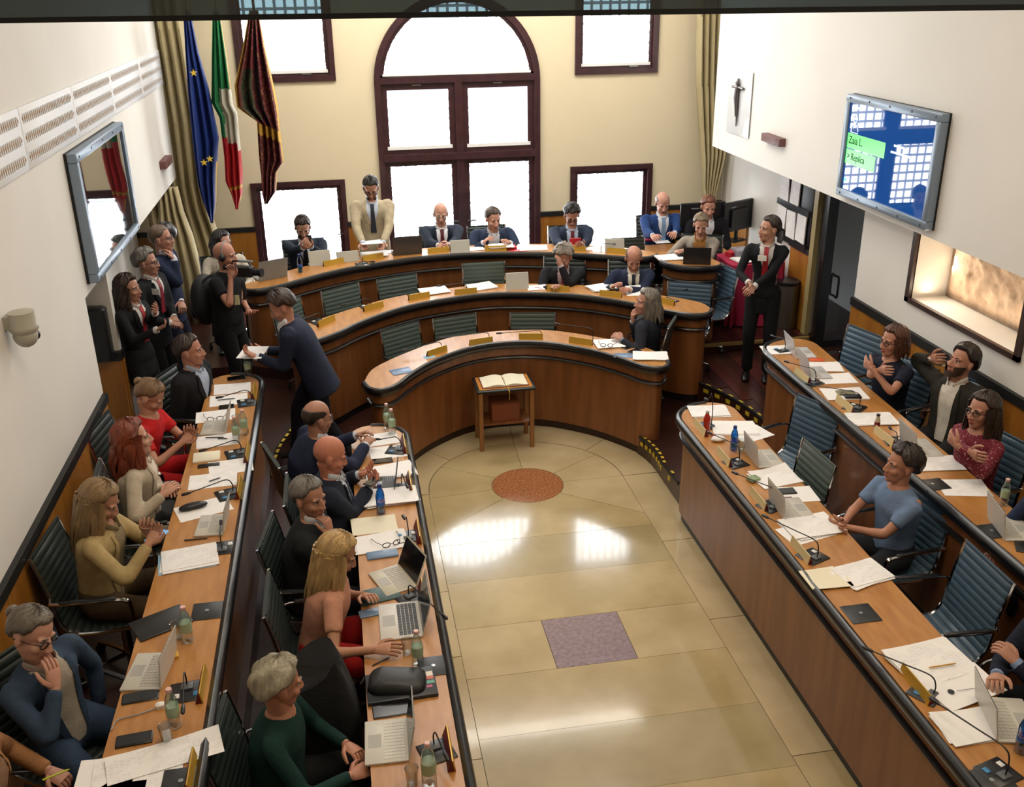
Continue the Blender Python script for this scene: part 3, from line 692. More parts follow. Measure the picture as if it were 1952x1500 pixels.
    if top in ('suit', 'blazer', 'coat'):
        hem = -.42 if pose == 'stand' else -.10
        secs = [(hem, .178*w2*f, .135*f), (hem*.4, .176*w2*f, .135*f), (.12, .166*w2*f, .130*f), (.35, .166*w2*f, .126*f), (.6, .190*w2, .132*f), (.78, .198*w2, .125), (.875, .172*w2, .106), (.94, .130*w2, .082), (.985, .076, .068)]
        if fem: secs = [(q[0], q[1]*(.84 if q[0] < .7 else .90), q[2]*(.92 if q[0] < .7 else 1)) for q in secs]
        ar = (.068, .058, .050, .040); aend = .94
    else:
        hem = -.30 if pose == 'stand' else -.08
        secs = [(hem, .158*w2*f, .125*f), (.1, .150*w2*f, .120*f), (.3, .142*w2*f, .112*f), (.55, .165*w2, .120*f), (.72, .173*w2, .124), (.86, .158*w2, .098), (.94, .116*w2, .074), (.985, .072, .060)]
        ar = (.060, .050, .044, .034); aend = sleeve if sleeve is not None else .94
    b.rings([ring(*q) for q in secs])
    for i in (0, 1):
        A, E, W = arms[i]; b.ell(A-U*(.020*S)-R_*((-1, 1)[i]*.018*S), (ar[0]*S*w2*(.80 if fem else .88),)*3, nu=14, nv=10)
        if aend < 0.6 and aend > 0:      # short sleeve
            pth = [A-R_*((-1, 1)[i]*.04*S), A, A+(E-A)*aend*1.2]; b.tube(pth, [ar[0]*S*w2*1.05, ar[0]*S*w2*1.02, ar[1]*S*w2*1.08], 12)
        elif aend > .6:
            pth = armpath(i, aend); n = len(pth); b.tube(pth, [((ar[0]*(.86 if fem else .95))+(ar[3]-ar[0]*(.86 if fem else .95))*(k/(n-1)))*S*w2 for k in range(n)], 12)
    o = put(b, {'suit': 'suit_jacket', 'blazer': 'blazer', 'coat': 'coat'}.get(top, 'shirt' if top in ('tee', 'shirt') else top), TM); rem(o, vox, 7)
    def patch(n, m, fn, off, t0, t1, K=10, J=6, th=.004):
        b = MB(); rs = []
        for k in range(K+1):
            t = t0+(t1-t0)*k/K; x0, x1 = fn((t-t0)/(t1-t0)); q0 = [q for q in secs if q[0] <= t][-1]; nx = [q for q in secs if q[0] > t]; q1 = nx[0] if nx else q0
            u = (t-q0[0])/(q1[0]-q0[0]) if q1 is not q0 else 0; hw = q0[1]+(q1[1]-q0[1])*u; hd = q0[2]+(q1[2]-q0[2])*u
            row = []
            for j in range(J+1):
                x = x0+(x1-x0)*j/J; row.append((x, hd*max(1-(min(abs(x)/hw, .98))**2.4, 0)**(1/2.4)))
            rs.append([sec(t)+Rp*(x*S)+Fp*((y+off)*S) for x, y in row]+[sec(t)+Rp*(x*S)+Fp*((y+off-th)*S) for x, y in row[::-1]])
        b.rings(rs, m); return put(b, n)
    if top in ('suit', 'blazer', 'coat'):
        t0 = .42 if top != 'coat' else .0; wv = .072
        if top == 'blazer': t0 = .05; wv = .080
        patch('shirt', fab(shirt), lambda u: (-wv*min(u*1.4, 1), wv*min(u*1.4, 1)) if top != 'blazer' else (-.045-.03*u, .045+.03*u), .004, t0, .985)
        LP = fab(lapel or col)
        for s in (-1, 1):
            fn = (lambda u, s=s: tuple(sorted((s*(wv*min(u*1.5, 1)-.006), s*(wv*min(u*1.5, 1)+.012+.03*sin(pi*min(u*1.05, 1)))))) ) if top != 'blazer' else (lambda u, s=s: tuple(sorted((s*(.042+.03*u), s*(.056+.03*u+.03*sin(pi*u))))))
            patch('lapel', LP, fn, .010, t0, .93, J=3)
        cl = MB()
        for s in (-1, 1): cl.tube([sec(1.03)-Fp*.060*S, sec(1.03)+Rp*s*.063*S-Fp*.01*S, sec(1.0)+Rp*s*.052*S+Fp*.055*S, sec(.945)+Rp*s*.020*S+Fp*.092*S], [(.024*S, .007), (.024*S, .007), (.021*S, .007), (.012*S, .005)], 6, side=tuple(U))
        put(cl, 'collar', fab(shirt))
        if tie: patch('tie', mat('silk_'+tie, tie, .5, var=.2, scale=40), lambda u: (-.034+.018*u if u < .9 else -.022, .034-.018*u if u < .9 else .022), .013, .30 if pose == 'stand' else t0-.02, .965, J=3)
        for i in (0, 1):     # shirt cuffs
            A, E, W = arms[i]; d = (W-E).normalized()
            if top == 'suit': b = MB(); b.tube([W-d*.035*S, W+d*.004*S], [.033*S, .032*S], 12, fab(shirt)); put(b, 'cuff')
    if pose == 'sit': SEATED.append((P.copy(), face, fl_, S, chair or label))
    return root
SEATED = []

SPK = mat('cloth_6a2230', '6a2230', .85, scale=75, col2='b08a90', spec=.25, detail=1)
SPK.node_tree.nodes['Color Ramp'].color_ramp.elements[0].position = .33; SPK.node_tree.nodes['Color Ramp'].color_ramp.elements[1].position = .37
UP = (0, 0, 1)
GR = 'a39d92'
person('man in a beige suit standing and reading from a sheet at the rear desk', (0.365, 12.291, 2.243), ZC, -92, 'stand', 8, pitch=32, sk='ab7358', hair=('short', '1c1511'), col='b7a98d', shirt='c9d4e4', tie='1d2233', lower='b0a288', glasses='181414', beard='1c1511',
       hands=((0.454, 11.900, 1.640), (0.210, 11.877, 1.640)), palms=(UP, UP))
person('man in a dark suit looking at his phone before the left window', (-0.506, 12.296, 1.797), ZC, -85, pitch=30, sk='b58168', hair=('short', '2a1c15'), col='1c2634', shirt='c8d0dc', tie='15171d', beard='2a1c15',
       hands=((-0.418, 11.878, 1.650), (-0.489, 11.764, 1.670)), palms=((0, .4, 1), (.3, .4, .8)), curl=.9, chair='the phone-gazing man at the left window')
person('white-haired man in a dark suit with a red and black tie, hands clasped', (1.250, 12.632, 1.797), ZC, -90, pitch=12, yaw=-4, sk='c08a74', fat=1.12, hair=('ring', 'c9c4b8'), col='1b2433', shirt='eceef2', tie='5a1520', glasses='8a7d75',
       hands=((1.286, 12.098, 1.510), (1.164, 12.072, 1.510)), palms=((-.8, .2, -.5), (.8, .2, -.5)), curl=.9, chair='the white-haired man with clasped hands')
person('man in a navy suit leaning over papers and a red folder', (1.897, 12.364, 1.760), ZC, -88, lean=22, pitch=15, yaw=14, sk='c08a74', fat=1.12, hair=('short', '4a3a30'), col='28344c', shirt='d9dee6', hands=((2.052, 12.016, 1.520), (1.726, 12.079, 1.530)), curl=.8, chair='the man over the red folder')
person('dark-haired man with glasses and a dark red tie holding a red phone', (2.899, 12.207, 1.789), ZC, -95, lean=12, pitch=32, sk='b27a64', fat=1.12, hair=('thick', '1d1716'), col='222c40', shirt='b9c6dc', tie='6a1a26', glasses='15151a',
       hands=((2.887, 11.634, 1.520), (2.698, 11.625, 1.520)), palms=((-.6, 0, .6), (.6, 0, .6)), curl=.9, chair='the man with the red phone')
person('bald man in a bright blue suit behind a grey laptop', (4.243, 12.604, 1.797), ZC, -92, pitch=24, sk='c08975', fat=1.12, hair=('ring', '8d7f74'), col='1f3c70', shirt='dbe3ee', tie='7d9cc0', hands=((4.218, 12.003, 1.490), (3.954, 12.065, 1.490)), chair='the bald man in bright blue')
person('man with reddish hair half hidden behind black monitors', (4.753, 12.244, 1.797), ZC, -95, pitch=18, sk='c48c78', hair=('short', '7d4c36'), col='15161c', shirt='d8dce4', chair='the man behind the monitors')
person('woman with pulled-back blond hair and a light grey blazer at the secretary desk', (4.325, 11.349, 1.785), ZC, -115, lean=14, pitch=22, yaw=5, fem=True, sk='bd8870', hair=('bun', '8c7a62'), top='blazer', col='9a9186', shirt='9b6a35', lapel='8f877c',
       hands=((4.149, 11.110, 1.500), (3.967, 11.164, 1.510)), chair='the woman at the secretary desk')
person('usher woman in a black suit and red scarf standing with hands clasped', (4.427, 9.618, 2.128), ZB, -118, 'stand', 2, yaw=-52, pitch=-2, fem=True, sk='b9836a', hair=('pony', '33241c'), top='suit', col='15171b', shirt='cfc9c6', tie='a31c28', lower='141518', shoes='0f0d0c',
       hands=((4.199, 9.378, 1.568), (4.148, 9.378, 1.617)), palms=((.5, .5, -.3), (-.5, .5, -.3)), curl=.8, fat=.93, lips='b05f58')
person('man with curly grey hair resting his forehead on his hand', (2.534, 11.081, 1.552), ZB, -105, lean=18, S=1.0, HS=1.16, fat=1.12, pitch=30, yaw=-20, sk='b47c66', hair=('curly', '8f8476'), col='1b1b20', shirt='c9b9bd', tie='b04a62',
       hands=(('h', .15, -.03, -.06), (2.317, 10.778, 1.280)), palms=((-.6, .7, .2), None), bend=((0, .3, 1), None), curl=.5, chair='the curly-haired man at the middle desk')
person('bald man in a navy suit reading papers at the middle curved desk', (3.312, 10.791, 1.562), ZB, -100, lean=14, S=1.0, HS=1.16, fat=1.12, pitch=34, sk='b67a62', hair=('ring', '4a3c34'), col='232b42', shirt='e2dccb', tie='1c2230',
       hands=((3.176, 10.468, 1.290), (3.012, 10.598, 1.300)), curl=.8, chair='the bald man at the middle desk')
person('man with longish grey hair turned left with chin on hand at the inner desk', (3.111, 9.626, 1.404), ZA, 150, S=1.04, HS=1.1, lean=2, yaw=30, pitch=-4, sk='b27a64', hair=('halfbob', '7d7469'), col='23252e', shirt='8a8f99', lower='2c3a52',
       hands=((2.792, 9.445, 1.070), ('h', .13, .02, -.20)), palms=(None, (1, 0, .2)), bend=(None, (.1, 0, 1.0)), curl=.9, chair='the long-haired man at the inner desk')
person('tall man with glasses in a navy suit standing with hand at collar', (-1.907, 10.673, 2.128), ZB, -12, 'stand', 2, yaw=6, sk='ad7560', hair=('crop', '6b5646'), col='1f2740', shirt='d9dde6', lower='1c2236', glasses='2a2522',
       hands=((-1.795, 10.593, 1.445), (-1.808, 10.593, 1.922)), palms=(None, (-1, 0, .2)), bend=(None, (-.6, 0, .7)), curl=.9)
person('grey-haired usher with glasses, black suit, red tie and badge', (-1.962, 9.998, 2.050), ZB, -22, 'stand', 3, S=1.04, yaw=14, sk='a8725e', hair=('thick', '7c7770'), col='17191d', shirt='d6d3d0', tie='8c1f2c', lower='151619', glasses='201d1c',
       hands=((-1.762, 9.878, 1.498), (-1.782, 9.778, 1.477)), curl=.8)
person('usher woman with long brown hair and red scarf, arms crossed', (-1.997, 9.192, 2.019), ZB, -25, 'stand', 2, S=1.02, yaw=8, fem=True, sk='a8725b', hair=('wavy', '38261d'), col='16181c', shirt='cfc9c6', tie='a31c28', lower='141518',
       hands=((-1.754, 8.952, 1.846), (-1.748, 8.892, 1.704)), palms=((-1, 0, .3), (-1, 0, .3)), curl=.8, poles=((0, -.2, -1), (-.2, -.5, -1)))
person('bald cameraman in black with headphones and shoulder video camera', (-1.196, 9.979, 2.079), ZB, -25, 'stand', 6, S=1.06, yaw=8, pitch=4, sk='ad7059', hair=('none', '4a3a30'), top='tee', col='17181b', sleeve=.5, lower='151518', fat=1.08,
       hands=((-1.027, 9.879, 1.519), (-1.138, 9.679, 1.926)), palms=((0, 0, 1), (0, 0, 1)), curl=.8, poles=((0, 0, -1), (-.2, -.3, -1)))
person('dark-haired woman in a cream jacket behind the cameraman', (-1.421, 11.726, 1.797), ZC, -78, fem=True, yaw=45, pitch=5, sk='b98a76', hair=('bob', '1d1817'), top='blazer', col='cfc5b4', shirt='d9d2c6', glasses='1c1a1a', chair='the woman behind the cameraman')
person('man in a navy suit walking between desks holding papers', (-0.627, 8.853, 1.859), ZA, 172, 'stand', 24, yaw=14, pitch=28, sk='ad6e54', hair=('thick', '3a281e'), col='20263b', shirt='dfe3ea', lower='14161e', stride=.9,
       hands=((-0.885, 8.653, 1.464), (-0.837, 9.053, 1.371)), palms=((0, 0, 1), (0, 0, 1)), curl=.8, poles=((0, 0, -1), (0, 0, -1)))
# left outer desk, looking to the right
person('man in a dark jacket and pale blue shirt at the left desk', (-1.397, 8.322, 1.681), ZB, -22, lean=4, yaw=18, sk='a96c54', hair=('short', '33251e'), col='1b1b1f', shirt='a9b4c8', hands=((-1.377, 8.384, 1.020), (-1.444, 8.340, 1.020)), chair='the man in the dark jacket, far left')
person('woman with tied-up light brown hair in a red suit bent over a phone', (-1.586, 7.384, 1.660), ZB, -8, lean=16, pitch=38, yaw=4, fem=True, sk='ad7459', hair=('bun', '7d5f42'), top='shirt', col='c01f22', sleeve=.55, lower='b81c20',
       hands=((-1.339, 7.284, 1.363), (-1.354, 7.144, 1.358)), palms=((0, .6, .8), (0, -.6, .8)), curl=.8, chair='the woman in red')
person('woman with long wavy red hair and a white blazer, hands in lap', (-1.563, 6.553, 1.682), ZB, 4, lean=2, pitch=-4, yaw=10, fem=True, sk='c28d76', hair=('wavy', '7a3418'), top='blazer', col='b9ac98', shirt='d9cdbc', lower='b5a892',
       hands=((-1.365, 6.413, 1.329), (-1.372, 6.293, 1.361)), curl=.7, chair='the red-haired woman')
person('woman with long ash-blond hair and a beige blazer looking at her phone', (-1.610, 5.672, 1.673), ZB, -4, lean=10, pitch=30, yaw=-4, fem=True, sk='b57e62', hair=('long', '8f7450'), top='blazer', col='b09a6c', shirt='8a7a5c', lower='4b3b28',
       hands=((-1.364, 5.632, 1.456), (-1.332, 5.492, 1.445)), palms=((.2, 0, 1), (.2, 0, 1)), curl=.7, chair='the blond woman in beige')
person('woman with dark-rimmed glasses and a blue denim suit, hand over mouth', (-1.660, 4.318, 1.681), ZB, -35, lean=4, pitch=20, yaw=12, roll=-14, sidelean=8, fem=True, sk='c08a74', hair=('bun', '6d6459'), top='blazer', col='35465c', shirt='aba295', lower='2e3f56', glasses='121214',
       hands=((-1.521, 4.600, 0.980), ('h', .125, .075, -.21)), palms=(None, (-.82, .57, 0)), bend=(None, (-.2, .1, 1.2)), curl=.35, lapel='2e3f54', chair='the woman in denim')
person('person in a tan jacket at the bottom left edge holding a yellow marker', (-1.749, 3.652, 1.673), ZB, -5, lean=10, pitch=20, fem=True, sk='a8705a', hair=('bun', '5a4030'), top='blazer', col='9c6f48', shirt='8a6a50',
       hands=((-1.589, 3.944, 1.150), (-1.637, 3.786, 1.120)), palms=((0, 0, -1), (0, 0, -1)), curl=.9, chair='the person in tan')
# left inner desk
person('balding man in a navy suit with both hands raised over his papers', (-0.322, 7.183, 1.449), ZA, 18, lean=12, pitch=10, yaw=8, sk='9c684e', hair=('ring', '2f241d'), col='20273f', shirt='d5d9e2', glasses='2a2a2c', fat=1.22,
       hands=((-0.035, 7.500, 1.120), (0.031, 7.325, 1.110)), curl=.7, chair='the balding man in navy')
person('bald stocky man in a dark suit holding a phone and a cup', (-0.228, 6.469, 1.459), ZA, 0, lean=6, pitch=20, yaw=6, sk='b8694d', hair=('none', '8a5038'), col='1e2432', shirt='cfd6e2', tie='22304c', fat=1.28, S=1.12,
       hands=((-0.033, 6.822, 1.100), (0.022, 6.595, 1.100)), palms=((0, 0, 1), (0, .5, .8)), curl=.8, chair='the stocky bald man')
person('grey-haired man in a black suit and tie with his fist at his mouth', (-0.368, 5.861, 1.461), ZA, -8, lean=4, pitch=6, yaw=-30, sk='a06a50', hair=('short', '77736d'), col='1c1f22', shirt='dcdfe4', tie='1a1c22', fat=1.22,
       hands=((-0.196, 5.942, 1.020), ('h', .15, .02, -.20)), palms=(None, (-.8, .5, .1)), bend=(None, (-.2, .1, 1.0)), curl=1.0, chair='the grey-haired man in black')
person('woman with long blonde hair, salmon top and red skirt at a laptop', (-0.190, 5.153, 1.440), ZA, 0, lean=16, yaw=-6, pitch=26, fem=True, sk='ae7757', hair=('long', 'bd9c68'), top='shirt', col='c48e76', sleeve=.5, lower='b3221f', skirt=True,
       hands=((-0.058, 5.236, 1.070), (-0.010, 4.682, 1.070)), chair='the blonde in the red skirt')
person('person with short white-blond hair and a dark green shirt', (-0.486, 3.990, 1.459), ZA, -6, lean=6, yaw=30, pitch=10, fem=True, sk='ad6e50', hair=('thick', 'a39c86'), top='shirt', col='143531', lower='141517', fat=1.08,
       hands=((-0.197, 4.042, 0.980), (-0.176, 3.825, 0.980)), curl=.7, chair='the person in dark green')
# right side, looking to the left
person('woman with an auburn bob, glasses and a dark navy dress, arms folded', (4.580, 7.281, 1.681), ZB, 196, lean=4, yaw=-6, pitch=2, fem=True, sk='b57b62', hair=('bob', '54301f'), top='shirt', col='1a1f30', sleeve=.5, glasses='1d1b1b', lower='181c2b', skirt=True,
       hands=((4.310, 7.102, 1.519), (4.350, 7.023, 1.536)), bend=((0, 1.4, -.1), (0, -1.4, .1)), palms=((1, 0, 0), (1, 0, 0)), curl=.5, chair='the woman with the auburn bob')
person('dark-haired man in an olive jacket and white tee drinking from a bottle', (4.857, 6.705, 1.682), ZB, 200, lean=2, yaw=-10, pitch=-16, sk='a86d54', hair=('thick', '241b17'), top='blazer', col='2f2d27', shirt='d8d2c8', beard='4a382e', lower='1c1c1e', fat=1.05,
       hands=((4.823, 7.178, 1.000), (4.757, 6.966, 1.620)), palms=(None, (1, -.2, 0)), curl=.9, poles=(None, (.2, .6, -.8)), chair='the drinking man')
person('woman with long dark hair and glasses in a maroon speckled dress', (4.436, 5.803, 1.682), ZB, 190, lean=2, yaw=4, fem=True, sk='ad745c', hair=('long', '33241d'), top='shirt', col='6a2230', lower='5c1c2a', skirt=True, glasses='1d1b1b',
       hands=((4.156, 5.617, 1.512), (4.196, 5.516, 1.507)), bend=((0, 1.4, .1), (0, -1.4, 0)), palms=((1, 0, 0), (1, 0, 0)), curl=.6, chair='the woman in speckled maroon')
person('woman with short dark curly hair in a pale blue tee, hands clasped', (3.671, 5.516, 1.462), ZA, 186, lean=2, yaw=-10, pitch=-4, fem=True, sk='a86c4e', hair=('curly', '241915'), top='shirt', col='6f86a8', sleeve=.55, lower='23262c',
       hands=((3.302, 5.493, 1.020), (3.293, 5.512, 1.040)), palms=((0, 1, .3), (0, -1, .3)), curl=.8, chair='the woman in the pale blue tee')
person('person in a dark blue jacket cut off by the right edge', (4.354, 4.798, 1.682), ZB, 185, lean=2, fem=True, sk='ad745c', hair=('bob', '3a2a20'), top='blazer', col='24304a', shirt='c9c4bc', hands=((4.443, 5.242, 1.200), None), chair='the person in dark blue, right edge')
person('man in a dark suit at the right edge with his hands folded', (3.644, 3.785, 1.459), ZA, 182, lean=6, sk='b07a60', hair=('short', '3a2a20'), top='suit', col='1a1f30', shirt='8fa6cc', hands=((3.448, 3.857, 1.100), (3.323, 3.827, 1.050)), curl=.8, chair='the man with folded hands, right edge')

# ---------------- chairs ----------------
def chair_proto(lm, high=False):
    r = thing('office_chair', 'x', 'chair')
    hb = .13 if high else 0
    prof = crom([(0, .25, .435), (0, .20, .455), (0, .05, .440), (0, -.10, .425), (0, -.20, .435), (0, -.255, .50), (0, -.275, .60), (0, -.30, .75), (0, -.335, .90+hb*.9), (0, -.345, .94+hb)], 6)
    def sling(name, pts, w):
        L = 0; n = len(pts); top = []; bot = []
        fine = []
        for a, c in zip(pts, pts[1:]):
            for k in range(5): fine.append(a+(c-a)*k/5)
        fine.append(pts[-1]); acc = 0
        rs = []
        for i, p in enumerate(fine):
            if i: acc += (p-fine[i-1]).length
            t = (fine[min(i+1, len(fine)-1)]-fine[max(i-1, 0)]).normalized(); nn = V((0, t.z, -t.y)); nn = -nn if (nn.z < 0 and abs(nn.z) > .6) or nn.y < 0 and abs(nn.z) <= .6 else nn
            h = .006+.011*abs(sin(pi*acc/.047))**.6
            rs.append([p+V((-w, 0, 0))+nn*.004, p+V((-w*.9, 0, 0))+nn*h, p+V((w*.9, 0, 0))+nn*h, p+V((w, 0, 0))+nn*.004, p+V((w, 0, 0))-nn*.006, p+V((w*.9, 0, 0))-nn*h*.6, p+V((-w*.9, 0, 0))-nn*h*.6, p+V((-w, 0, 0))-nn*.006])
        b = MB(); b.rings(rs, lm); return b.obj(name, r)
    k = 24; sling('seat', prof[:k+1], .225); sling('backrest', prof[k:], .225)
    for s in (-1, 1):
        b = MB(); b.tube([p+V((s*.235, 0, 0)) for p in prof], .011, 6); b.obj('side_rail', r, CHROME)
        b = MB(); pts = crom([(s*.24, -.29, .66), (s*.275, -.26, .665), (s*.28, -.05, .67), (s*.28, .10, .67), (s*.278, .155, .64), (s*.272, .155, .52), (s*.24, .13, .445)], 4)
        b.tube(pts, [(.012, .008)]*len(pts), 6); b.obj('armrest', r, CHROME)
        b = MB(); b.tube([(s*.28, -.22, .678), (s*.28, .08, .682)], [(.016, .008)]*2, 8, side=(1, 0, 0), round_end=True); b.obj('arm_pad', r, PLASB)
    b = MB(); b.tube([(0, 0, .43), (0, 0, .10)], [.024, .03], 10); b.box((-.2, -.05, .405), (.2, .05, .42)); b.obj('column', r, CHROME)
    for q in range(5):
        a = 2*pi*q/5+.3; b = MB(); b.tube([(0, 0, .11), (.15*cos(a), .15*sin(a), .10), (.29*cos(a), .29*sin(a), .075)], [(.022, .018), (.018, .014), (.014, .010)], 6); b.obj('base_leg', r, CHROME)
        b = MB(); M = Matrix.Translation((.29*cos(a), .29*sin(a), .028)) @ Matrix.Rotation(a, 4, 'Z') @ Matrix.Rotation(pi/2, 4, 'Y')
        b.tube([M @ V((0, 0, -.015)), M @ V((0, 0, .015))], .027, 10); b.tube([(.29*cos(a), .29*sin(a), .03), (.29*cos(a), .29*sin(a), .08)], .009, 6); b.obj('caster', r, PLASB)
    r.scale = (1.09, 1.09, 1.09); return r
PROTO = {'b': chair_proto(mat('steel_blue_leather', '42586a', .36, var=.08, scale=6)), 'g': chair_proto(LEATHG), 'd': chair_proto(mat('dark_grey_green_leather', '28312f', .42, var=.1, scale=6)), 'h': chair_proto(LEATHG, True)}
used = set()
def chair(kind, x, y, z, face, label, group=None, sy=1.09):
    p = PROTO[kind]
    if kind in used: r = copyt(p, (x, y, z), radians(face-90), label, group)
    else: r = p; p.location = (x, y, z); p.rotation_euler = (0, 0, radians(face-90)); p['label'] = label; used.add(kind)
    if group: r['group'] = group
    r.scale = (1.09, sy, 1.0 if sy == .72 else 1.09); return r
for P, fc, flr, S_, lb in SEATED:
    a = radians(fc); F = V((cos(a), sin(a), 0)); q = P+F*.10
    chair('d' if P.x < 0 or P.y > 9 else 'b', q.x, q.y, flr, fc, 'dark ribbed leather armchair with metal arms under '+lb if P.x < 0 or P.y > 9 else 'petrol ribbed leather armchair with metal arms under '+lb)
def echair(kind, top, z, label, face=None, sy=.72):
    T = V(top)
    if face is None: face = math.degrees(atan2(CY-T.y, CX-T.x))
    a = radians(face); F = V((cos(a), sin(a), 0)); q = T+F*.345*sy; chair(kind, q.x, q.y, z, face, label, sy=sy)
echair('g', (0.511, 10.197, 1.130), ZA, 'empty ribbed grey-green chair at the inner desk, left one of three')
echair('g', (1.135, 10.412, 1.130), ZA, 'empty ribbed grey-green chair at the inner desk, middle one of three')
echair('g', (2.011, 10.335, 1.130), ZA, 'empty ribbed grey-green chair at the inner desk, right one of three')
echair('g', (-0.103, 11.080, 1.350), ZB, 'empty ribbed grey-green chair at the middle desk, beside the walking man')
echair('g', (0.568, 11.371, 1.350), ZB, 'empty ribbed grey-green chair at the middle desk, left of the high-backed chair')
echair('h', (1.604, 11.297, 1.570), ZB, 'empty high-backed ribbed grey-green chair at the middle desk')
echair('b', (3.868, 10.365, 1.350), ZB, 'empty blue-green chair at the right end of the middle desk', -118)
echair('g', (-0.697, 10.601, 1.350), ZB, 'empty dark green chair behind the walking man', -35)
echair('d', (3.589, 12.108, 1.590), ZC, 'empty dark chair before the right window at the rear desk', -92)
echair('b', (4.423, 10.656, 1.720), ZB, 'blue ribbed chair beside the red-draped table', 190, 1.0)
echair('b', (4.868, 8.173, 1.440), ZB, 'empty glossy blue chair at the head of the far right desk', 196, 1.05)
echair('b', (3.888, 7.141, 1.220), ZA, 'first empty glossy green-blue chair at the right marble-side desk, turned away', 200, .95)
echair('g', (3.457, 6.259, 1.220), ZA, 'empty dark green chair right before the woman in the pale blue tee', 182, .85)
echair('b', (3.790, 4.631, 1.220), ZA, 'empty blue-green chair behind the woman in the pale blue tee', 178, 1.0)

# ---------------- desk things ----------------
PRINT = mat('printed_paper', 'edebea', .8, spec=.2); nt = PRINT.node_tree; b_ = nt.nodes['Principled BSDF']
tc = nt.nodes.new('ShaderNodeTexCoord'); br = nt.nodes.new('ShaderNodeTexBrick'); br.inputs['Scale'].default_value = 1
br.inputs['Brick Width'].default_value = .05; br.inputs['Row Height'].default_value = .010; br.inputs['Mortar Size'].default_value = .0038; br.inputs['Mortar Smooth'].default_value = .4
br.inputs['Color1'].default_value = (.62, .62, .63, 1); br.inputs['Color2'].default_value = (.78, .78, .79, 1); br.inputs['Mortar'].default_value = (*hx('edebea'), 1)
nt.links.new(tc.outputs['Object'], br.inputs['Vector']); 
ns = nt.nodes.new('ShaderNodeTexNoise'); ns.inputs['Scale'].default_value = 11; nt.links.new(tc.outputs['Object'], ns.inputs[0])
rp = nt.nodes.new('ShaderNodeValToRGB'); rp.color_ramp.elements[0].position = .46; rp.color_ramp.elements[1].position = .50; nt.links.new(ns.outputs[0], rp.inputs[0])
mxx = nt.nodes.new('ShaderNodeMix'); mxx.data_type = 'RGBA'; nt.links.new(rp.outputs[0], mxx.inputs[0]); mxx.inputs[6].default_value = (*hx('edebea'), 1); nt.links.new(br.outputs[0], mxx.inputs[7]); nt.links.new(mxx.outputs[2], b_.inputs['Base Color'])
PM = {'w': PAPER, 'c': PAPC, 'p': PRINT, 'b': mat('pale_blue_paper', '8fb4cc', .7), 'r': mat('red_folder', 'b3202e', .5), 'y': mat('yellow_folder', 'd2a33a', .6), 'k': mat('black_folder', '1b1d20', .45), 't': mat('teal_folder', '3d5a5c', .5), 'bl': mat('blue_folder', '6d87a6', .35), 'o': mat('orange_folder', 'd8552c', .6)}
def tf(loc, rot): return Matrix.Translation(loc) @ Matrix.Rotation(radians(rot), 4, 'Z')
def paper(loc, rot, label, w=.32, h=.227, n=1, m='w', cat='paper', name='paper_sheet', curl=.004):
    rnd = random.Random(len(label)+int(loc[0]*50)); r = None
    if n > 1: r = thing('paper_stack' if name == 'paper_sheet' else name, label, cat, loc, radians(rot))
    for k in range(n):
        t = .0016 if n > 1 else .0012; z0 = k*.0036+.0005; dx, dy, ra = (rnd.uniform(-.02, .02), rnd.uniform(-.018, .018), rnd.uniform(-.09, .09)) if k else (0, 0, 0)
        b = MB(); nx, ny = 5, 4; c1, c2 = [rnd.uniform(0, curl) for _ in (0, 1)]; vs = []
        for s in (0, 1):
            for j in range(ny+1):
                for i in range(nx+1):
                    u, v = i/nx-.5, j/ny-.5; x, y = u*w, v*h; X = x*cos(ra)-y*sin(ra)+dx; Y = x*sin(ra)+y*cos(ra)+dy
                    vs.append((X, Y, z0+(t+.0022*(n > 1) if s else 0)+c1*max(0, u+v-.3)*4+c2*max(0, -u+v-.3)*4))
        N1 = (nx+1)*(ny+1); g = lambda i, j: j*(nx+1)+i; fs = []
        for j in range(ny):
            for i in range(nx):
                fs.append((N1+g(i, j), N1+g(i+1, j), N1+g(i+1, j+1), N1+g(i, j+1))); fs.append((g(i, j), g(i, j+1), g(i+1, j+1), g(i+1, j)))
        bd = [(i, 0) for i in range(nx)]+[(nx, j) for j in range(ny)]+[(i, ny) for i in range(nx, 0, -1)]+[(0, j) for j in range(ny, 0, -1)]
        for q in range(len(bd)): a, c = g(*bd[q]), g(*bd[(q+1) % len(bd)]); fs.append((a, c, N1+c, N1+a))
        mm = PM[m if k == n-1 or m not in 'p' else 'w']
        b.add(vs, fs, mm)
        if n > 1: b.obj('paper_sheet', r, smooth=False)
        else:
            o = b.obj(name, None, smooth=False); o.matrix_world = tf(loc, rot); r = tag(o, label, cat)
    return r
